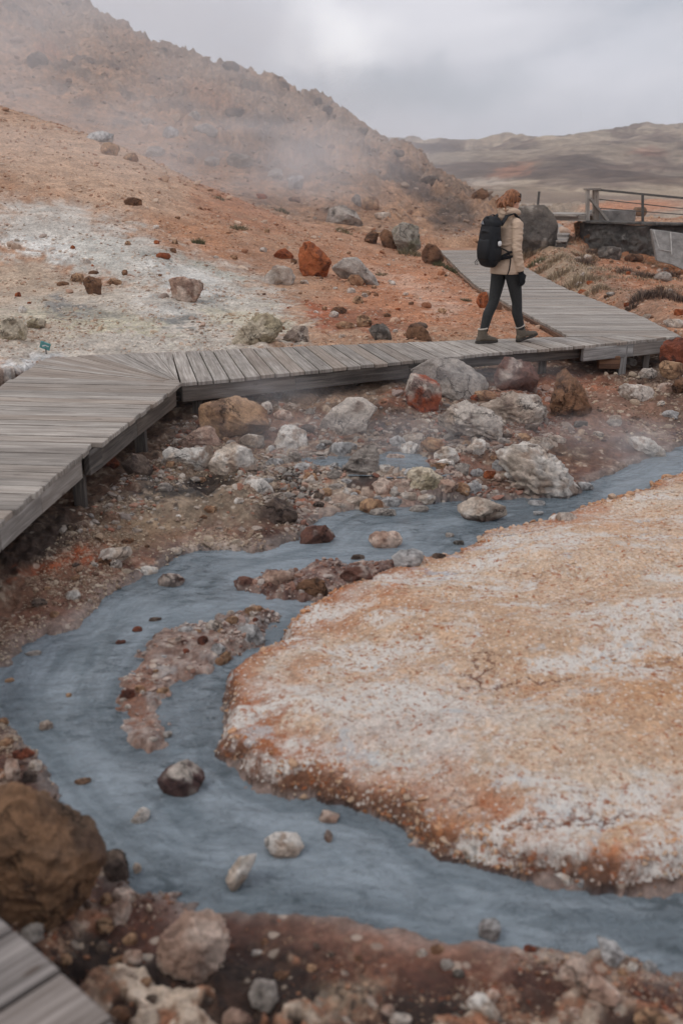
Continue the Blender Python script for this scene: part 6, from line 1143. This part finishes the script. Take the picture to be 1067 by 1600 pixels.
# boots
def boot(an, pitch, ground):
    f = (FF * math.cos(pitch) + UZ * math.sin(pitch)).normalized(); u = FS.cross(f).normalized() * 1.0
    if u.z < 0: u = -u
    heel = an - f * .062 - u * ground; q = lambda a, s, h: heel + f * a + FS * s + u * h; mb = MB()
    mb.tube([q(.058, 0, .165), q(.056, 0, .13), q(.058, 0, .09), q(.06, 0, .05)], [(.046, .056), (.044, .054), (.046, .062), (.044, .066)], FS, 18)
    mb.tube([q(-.008, 0, .045), q(.03, 0, .052), q(.08, 0, .060), q(.13, 0, .052), q(.175, 0, .044), q(.215, 0, .038), q(.243, 0, .034)], [(.026, .028), (.038, .034), (.041, .042), (.043, .036), (.046, .028), (.040, .024), (.018, .012)], FS, 18)
    mb.ell(q(.012, 0, .045), (.032, .036, .036), (f, FS, u)); b = mb.build('boot', M['boot'], per, remesh=.006, smooth_it=3)
    sm = MB(); sm.tube([q(-.024, 0, .012), q(-.015, 0, .012), q(.03, 0, .012), q(.09, 0, .014), q(.15, 0, .013), q(.205, 0, .014), q(.24, 0, .017), q(.252, 0, .020)], [(.018, .012), (.034, .016), (.040, .017), (.038, .016), (.048, .016), (.044, .015), (.028, .013), (.008, .008)], FS, 14, sq=.6)
    sm.build('sole', M['sole'], b, smooth=True)
    cu = MB(); cu.tube([q(.058 + .052 * math.cos(t), .047 * math.sin(t), .166 + .006 * math.cos(t)) for t in np.linspace(0, 6.283, 25)], [.0085] * 25, u, 8); cu.build('fleece_cuff', M['wool'], b, smooth=True)
    la = MB()
    for k in range(5): z0 = q(.088 + k * .018, 0, .128 - k * .016); la.tube([z0 - FS * .022, z0 + f * .008 + u * .005, z0 + FS * .022 + u * .002], [.0028] * 3, u, 6)
    la.tube([q(.108, .012, .135), q(.13, .022, .15), q(.122, .030, .125)], [.003] * 3, u, 6); la.build('lace', M['black2'], b, smooth=True)
boot(ANL, 0.0, .105); boot(ANR, math.radians(15), .108)
# hair, ponytail, headband
mb = MB()
mb.ell(hp(-.022, 0, .030), (.082, .076, .100), (HF, HS_, HU), 26, 18); mb.ell(hp(-.075, 0, .035), (.045, .062, .08), (HF, HS_, HU)); mb.ell(hp(-.055, 0, -.045), (.045, .064, .06), (HF, HS_, HU))
rr_ = random.Random(4); pt = hp(-.085, -.004, .055)
for k in range(54):
    a, b_ = rr_.gauss(0, .016), rr_.gauss(0, .014); e = hp(-.155 + rr_.gauss(0, .022), rr_.gauss(-.01, .040), -.075 + rr_.gauss(0, .030)); m_ = pt.lerp(e, .45) - HF * (.028 + rr_.gauss(0, .010)) + HS_ * a + HU * .024
    P = [pt + HS_ * a + HU * b_ + HF * .02]
    for t in np.linspace(.15, 1, 7): P.append(((1 - t) ** 2) * (pt + HS_ * a + HU * b_) + 2 * t * (1 - t) * m_ + t * t * e)
    mb.tube(P, [.011, .012, .0125, .012, .0105, .009, .006, .003], HS_, 7)
for k in range(60):
    th = rr_.uniform(-2.3, 2.3); st = hp(.045 * math.cos(th * .3) - .01, .088 * math.sin(th), .03 + .078 * math.cos(th)); en_ = pt + HS_ * .015 * math.sin(th) + HU * .012 * math.cos(th)
    md = (st + en_) / 2; dv = (md - hp(-.022, 0, .03)); md = hp(-.022, 0, .03) + dv.normalized() * max(dv.length, .088); mb.tube([st, st.lerp(md, .5) + (st.lerp(md, .5) - hp(-.022, 0, .03)).normalized() * .006, md, md.lerp(en_, .5) + (md.lerp(en_, .5) - hp(-.022, 0, .03)).normalized() * .006, en_], [.003, .0055, .006, .0055, .005], HU, 6)
mb.build('hair', M['hair'], per, remesh=.0045, smooth_it=1)
mb = MB(); P = []; Rr = []
for t in np.linspace(0, 6.283, 33): P.append(hp(-.008 + .104 * math.cos(t), .093 * math.sin(t), .028 - .040 * (1 - math.cos(t)) * .5 + .014)); Rr.append((.012, .045))
mb = MB(); n_ = 32
V = []; Fc = []
for i in range(n_):
    t = 2 * math.pi * i / n_
    for (rr, uu) in ((1.0, -.038), (1.045, -.028), (1.05, .012), (1.0, .036), (.93, .034), (.93, -.036)): V.append(hp(.008 + .080 * rr * math.cos(t), .082 * rr * math.sin(t), .030 + uu + .022 * math.cos(t)))
for i in range(n_):
    for k in range(6): Fc.append((i * 6 + k, ((i + 1) % n_) * 6 + k, ((i + 1) % n_) * 6 + (k + 1) % 6, i * 6 + (k + 1) % 6))
mb.add(V, Fc); mb.build('headband', M['band'], per, smooth=True)

# ------------------------------------------------------------------ backpack
BKO = Lp(-.255, -.015, .88); bp = empty('backpack', BKO, 'black hiking backpack with white tag carried on the back of the hiker', 'backpack')
def bq(f, s, z): return Lp(-.150 - f, s - .012, z)          # f: distance behind the jacket
def profile_pack():
    mb = MB(); Z = [.885, .905, .95, 1.02, 1.10, 1.19, 1.27, 1.315]; Dp = [.050, .074, .088, .091, .090, .087, .080, .072]; Wd = [.10, .122, .134, .136, .132, .127, .118, .107]
    mb.tube([bq(.008 + d, 0, z) for z, d in zip(Z, Dp)], [(w_, d) for w_, d in zip(Wd, Dp)], RV, 30, sq=.62); return mb
mb = profile_pack()
for zc in (.98, 1.06, 1.15, 1.23):
    mb.tube([bq(.095 - .088 * math.cos(t), .126 * math.sin(t), zc + .012 * math.sin(3 * t + zc * 9)) for t in np.linspace(1.2, 5.1, 22)], [.003 + .006 * math.sin(math.pi * i / 21) for i in range(22)], UZ, 8)
mb.build('pack_bag', M['black'], bp, remesh=.009, smooth_it=3)
mb = MB(); mb.tube([bq(.076, 0, 1.285), bq(.078, 0, 1.30), bq(.076, 0, 1.335), bq(.07, 0, 1.372), bq(.066, 0, 1.392)], [(.114, .080), (.120, .088), (.116, .086), (.094, .070), (.07, .055)], RV, 28, sq=.66)
ld = mb.build('lid', M['black'], bp, remesh=.008, smooth_it=4)
e = MB(); c = bq(.172, -.045, 1.325); tri = [c + UZ * .026, c - UZ * .012 + RV * .022, c - UZ * .012 - RV * .022]; bk = -FV * .004 + UZ * .001
e.add([p + bk for p in tri] + [p - bk * 1.5 for p in tri], [(0, 1, 2), (5, 4, 3), (0, 3, 4, 1), (1, 4, 5, 2), (2, 5, 3, 0)]); e.build('emblem', M['grey_logo'], ld)
mb = MB(); mb.tube([bq(.165, 0, .925), bq(.178, 0, .96), bq(.182, 0, 1.04), bq(.176, 0, 1.13), bq(.165, 0, 1.17)], [(.078, .012), (.096, .026), (.10, .028), (.094, .024), (.078, .01)], RV, 22, sq=.7); mb.build('front_pocket', M['black'], bp, smooth=True)
mb = MB(); mb.tube([bq(.085, .115, .92), bq(.085, .122, .95), bq(.085, .124, 1.03), bq(.085, .118, 1.075)], [(.045, .014), (.054, .020), (.054, .020), (.05, .014)], FV, 18, sq=.7); mb.build('side_pocket', M['black2'], bp, smooth=True)
mb = MB(); mb.tube([bq(.085, -.115, .92), bq(.085, -.122, .95), bq(.085, -.124, 1.03), bq(.085, -.118, 1.075)], [(.045, .014), (.054, .020), (.054, .020), (.05, .014)], FV, 18, sq=.7); mb.build('side_pocket', M['black2'], bp, smooth=True)
mb = MB(); mb.ell(bq(.075, .143, 1.115), (.024, .018, .033), (FV, RV, UZ)); tg = mb.build('tag', M['white_plastic'], bp, smooth=True)
mb = MB(); mb.tube([bq(.075, .143, 1.14), bq(.075, .136, 1.162)], [(.022, .016), (.018, .012)], FV, 12); mb.build('tag_clip', M['black2'], tg, smooth=True)
for s in (1, -1):
    mb = MB(); P = [bq(.01, s * .075, 1.30), Lp(-.10, s * .085, 1.40), Lp(-.02, s * .098, 1.425), Lp(.055, s * .10, 1.375), Lp(.088, s * .118, 1.29), Lp(.086, s * .125, 1.18), Lp(.03, s * .155, 1.06), bq(.02, s * .12, .97)]
    Q = []
    for i in range(len(P) - 1):
        for k in range(4): Q.append(P[i].lerp(P[i + 1], k / 4))
    Q.append(P[-1]); mb.tube(Q, [(.030, .009)] * len(Q), RV, 12, sq=.7); mb.build('shoulder_strap', M['black'], bp, smooth=True)
mb = MB(); P = [bq(.03, .128, 1.06), Lp(-.105, .155, 1.02), Lp(-.085, .165, .93), Lp(-.10, .168, .83), Lp(-.125, .168, .775)]; mb.tube(P, [(.011, .004), (.012, .004), (.010, .003), (.009, .003), (.008, .003)], FV, 8); mb.build('hanging_strap', M['black2'], bp, smooth=True)
mb = MB(); P = [bq(.03, .118, .95), Lp(-.10, .148, .965), Lp(-.03, .158, .975)]; mb.tube(P, [(.02, .006), (.017, .005), (.012, .004)], UZ, 10); mb.build('hip_strap', M['black2'], bp, smooth=True)
mb = MB()
for o in (0, .03): mb.tube([bq(.12, -.145 + o, .95), bq(.15, -.172 + o, .90), bq(.145, -.165 + o, .87), bq(.135, -.15 + o, .885)], [.004] * 4, RV, 8)
mb.build('cord_loop', M['black2'], bp, smooth=True)
mb = MB(); mb.tube([bq(.16, 0, 1.385), bq(.06, -.0, 1.415), bq(.03, 0, 1.37)], [(.014, .004)] * 3, RV, 8); mb.build('haul_loop', M['black2'], bp, smooth=True)
# ------------------------------------------------------------------ steam and haze
def steam(c, r, dens, sc, seed, lo=.42, hi=.68, rot=0.0):
    V, Fc = ICO[3]; t = D.materials.new('steam'); t.use_nodes = True; N = t.node_tree.nodes; L = t.node_tree.links; N.clear()
    out = N.new('ShaderNodeOutputMaterial'); pv = N.new('ShaderNodeVolumePrincipled'); L.new(pv.outputs[0], out.inputs['Volume']); pv.inputs['Color'].default_value = (.97, .97, .98, 1); pv.inputs['Anisotropy'].default_value = .2
    tc = N.new('ShaderNodeTexCoord'); ln = N.new('ShaderNodeVectorMath'); ln.operation = 'LENGTH'; L.new(tc.outputs['Object'], ln.inputs[0])
    fo = N.new('ShaderNodeMapRange'); fo.interpolation_type = 'SMOOTHERSTEP'; fo.inputs[1].default_value = 1.0; fo.inputs[2].default_value = .05; L.new(ln.outputs['Value'], fo.inputs[0])
    mp = N.new('ShaderNodeMapping'); mp.inputs['Location'].default_value = (seed * 3.1, seed * 1.7, seed * .9); L.new(tc.outputs['Object'], mp.inputs[0])
    nz = N.new('ShaderNodeTexNoise'); nz.inputs['Scale'].default_value = sc; nz.inputs['Detail'].default_value = 3; nz.inputs['Roughness'].default_value = .55; nz.inputs['Distortion'].default_value = .6; L.new(mp.outputs[0], nz.inputs['Vector'])
    rp = N.new('ShaderNodeMapRange'); rp.interpolation_type = 'SMOOTHSTEP'; rp.inputs[1].default_value = lo; rp.inputs[2].default_value = hi; L.new(nz.outputs[0], rp.inputs[0])
    m = N.new('ShaderNodeMath'); m.operation = 'MULTIPLY'; L.new(fo.outputs[0], m.inputs[0]); L.new(rp.outputs[0], m.inputs[1]); m2 = N.new('ShaderNodeMath'); m2.operation = 'MULTIPLY'; m2.inputs[1].default_value = dens; L.new(m.outputs[0], m2.inputs[0]); L.new(m2.outputs[0], pv.inputs['Density'])
    o = np_mesh('steam', V, Fc, t, True); o.location = [float(x) for x in c]; o.scale = r; o.rotation_euler = (0, 0, rot); tag(o, kind='stuff'); return o
steam(atY(120, 190, 38), (18, 7, 9.5), .27, 1.8, 1, .42, .64)
steam(atY(420, 250, 33), (9, 4, 3.2), .26, 1.7, 2, .36, .66, -.2)
steam(atY(30, 330, 24), (9, 4.5, 3.0), .2, 1.5, 3, .32, .66)
steam(atY(560, 690, 8.3), (2.2, 1.0, .5), .5, 2.2, 4, .36, .68)
steam(atY(760, 590, 9.4), (1.3, .5, .35), .6, 2.0, 5, .38, .68)
steam(atY(960, 690, 8.6), (1.3, .7, .36), .8, 2.0, 6, .36, .68)
steam(atY(420, 610, 8.6), (1.0, .4, .28), .9, 2.0, 7, .38, .68)
hz = MB(); x, y0, y1, z0, z1 = 9000, -60, 3800, -14, 75
hz.add([(-x, y0, z0), (x, y0, z0), (x, y1, z0), (-x, y1, z0), (-x, y0, z1), (x, y0, z1), (x, y1, z1), (-x, y1, z1)], [(3, 2, 1, 0), (4, 5, 6, 7), (0, 1, 5, 4), (1, 2, 6, 5), (2, 3, 7, 6), (3, 0, 4, 7)])
hm_ = D.materials.new('haze'); hm_.use_nodes = True; hm_.node_tree.nodes.clear(); o_ = hm_.node_tree.nodes.new('ShaderNodeOutputMaterial'); pv_ = hm_.node_tree.nodes.new('ShaderNodeVolumePrincipled')
pv_.inputs['Color'].default_value = (.86, .88, .93, 1); pv_.inputs['Density'].default_value = .00035; hm_.node_tree.links.new(pv_.outputs[0], o_.inputs['Volume'])
ho = np_mesh('haze', hz.v, hz.f, hm_, False); tag(ho, kind='stuff')
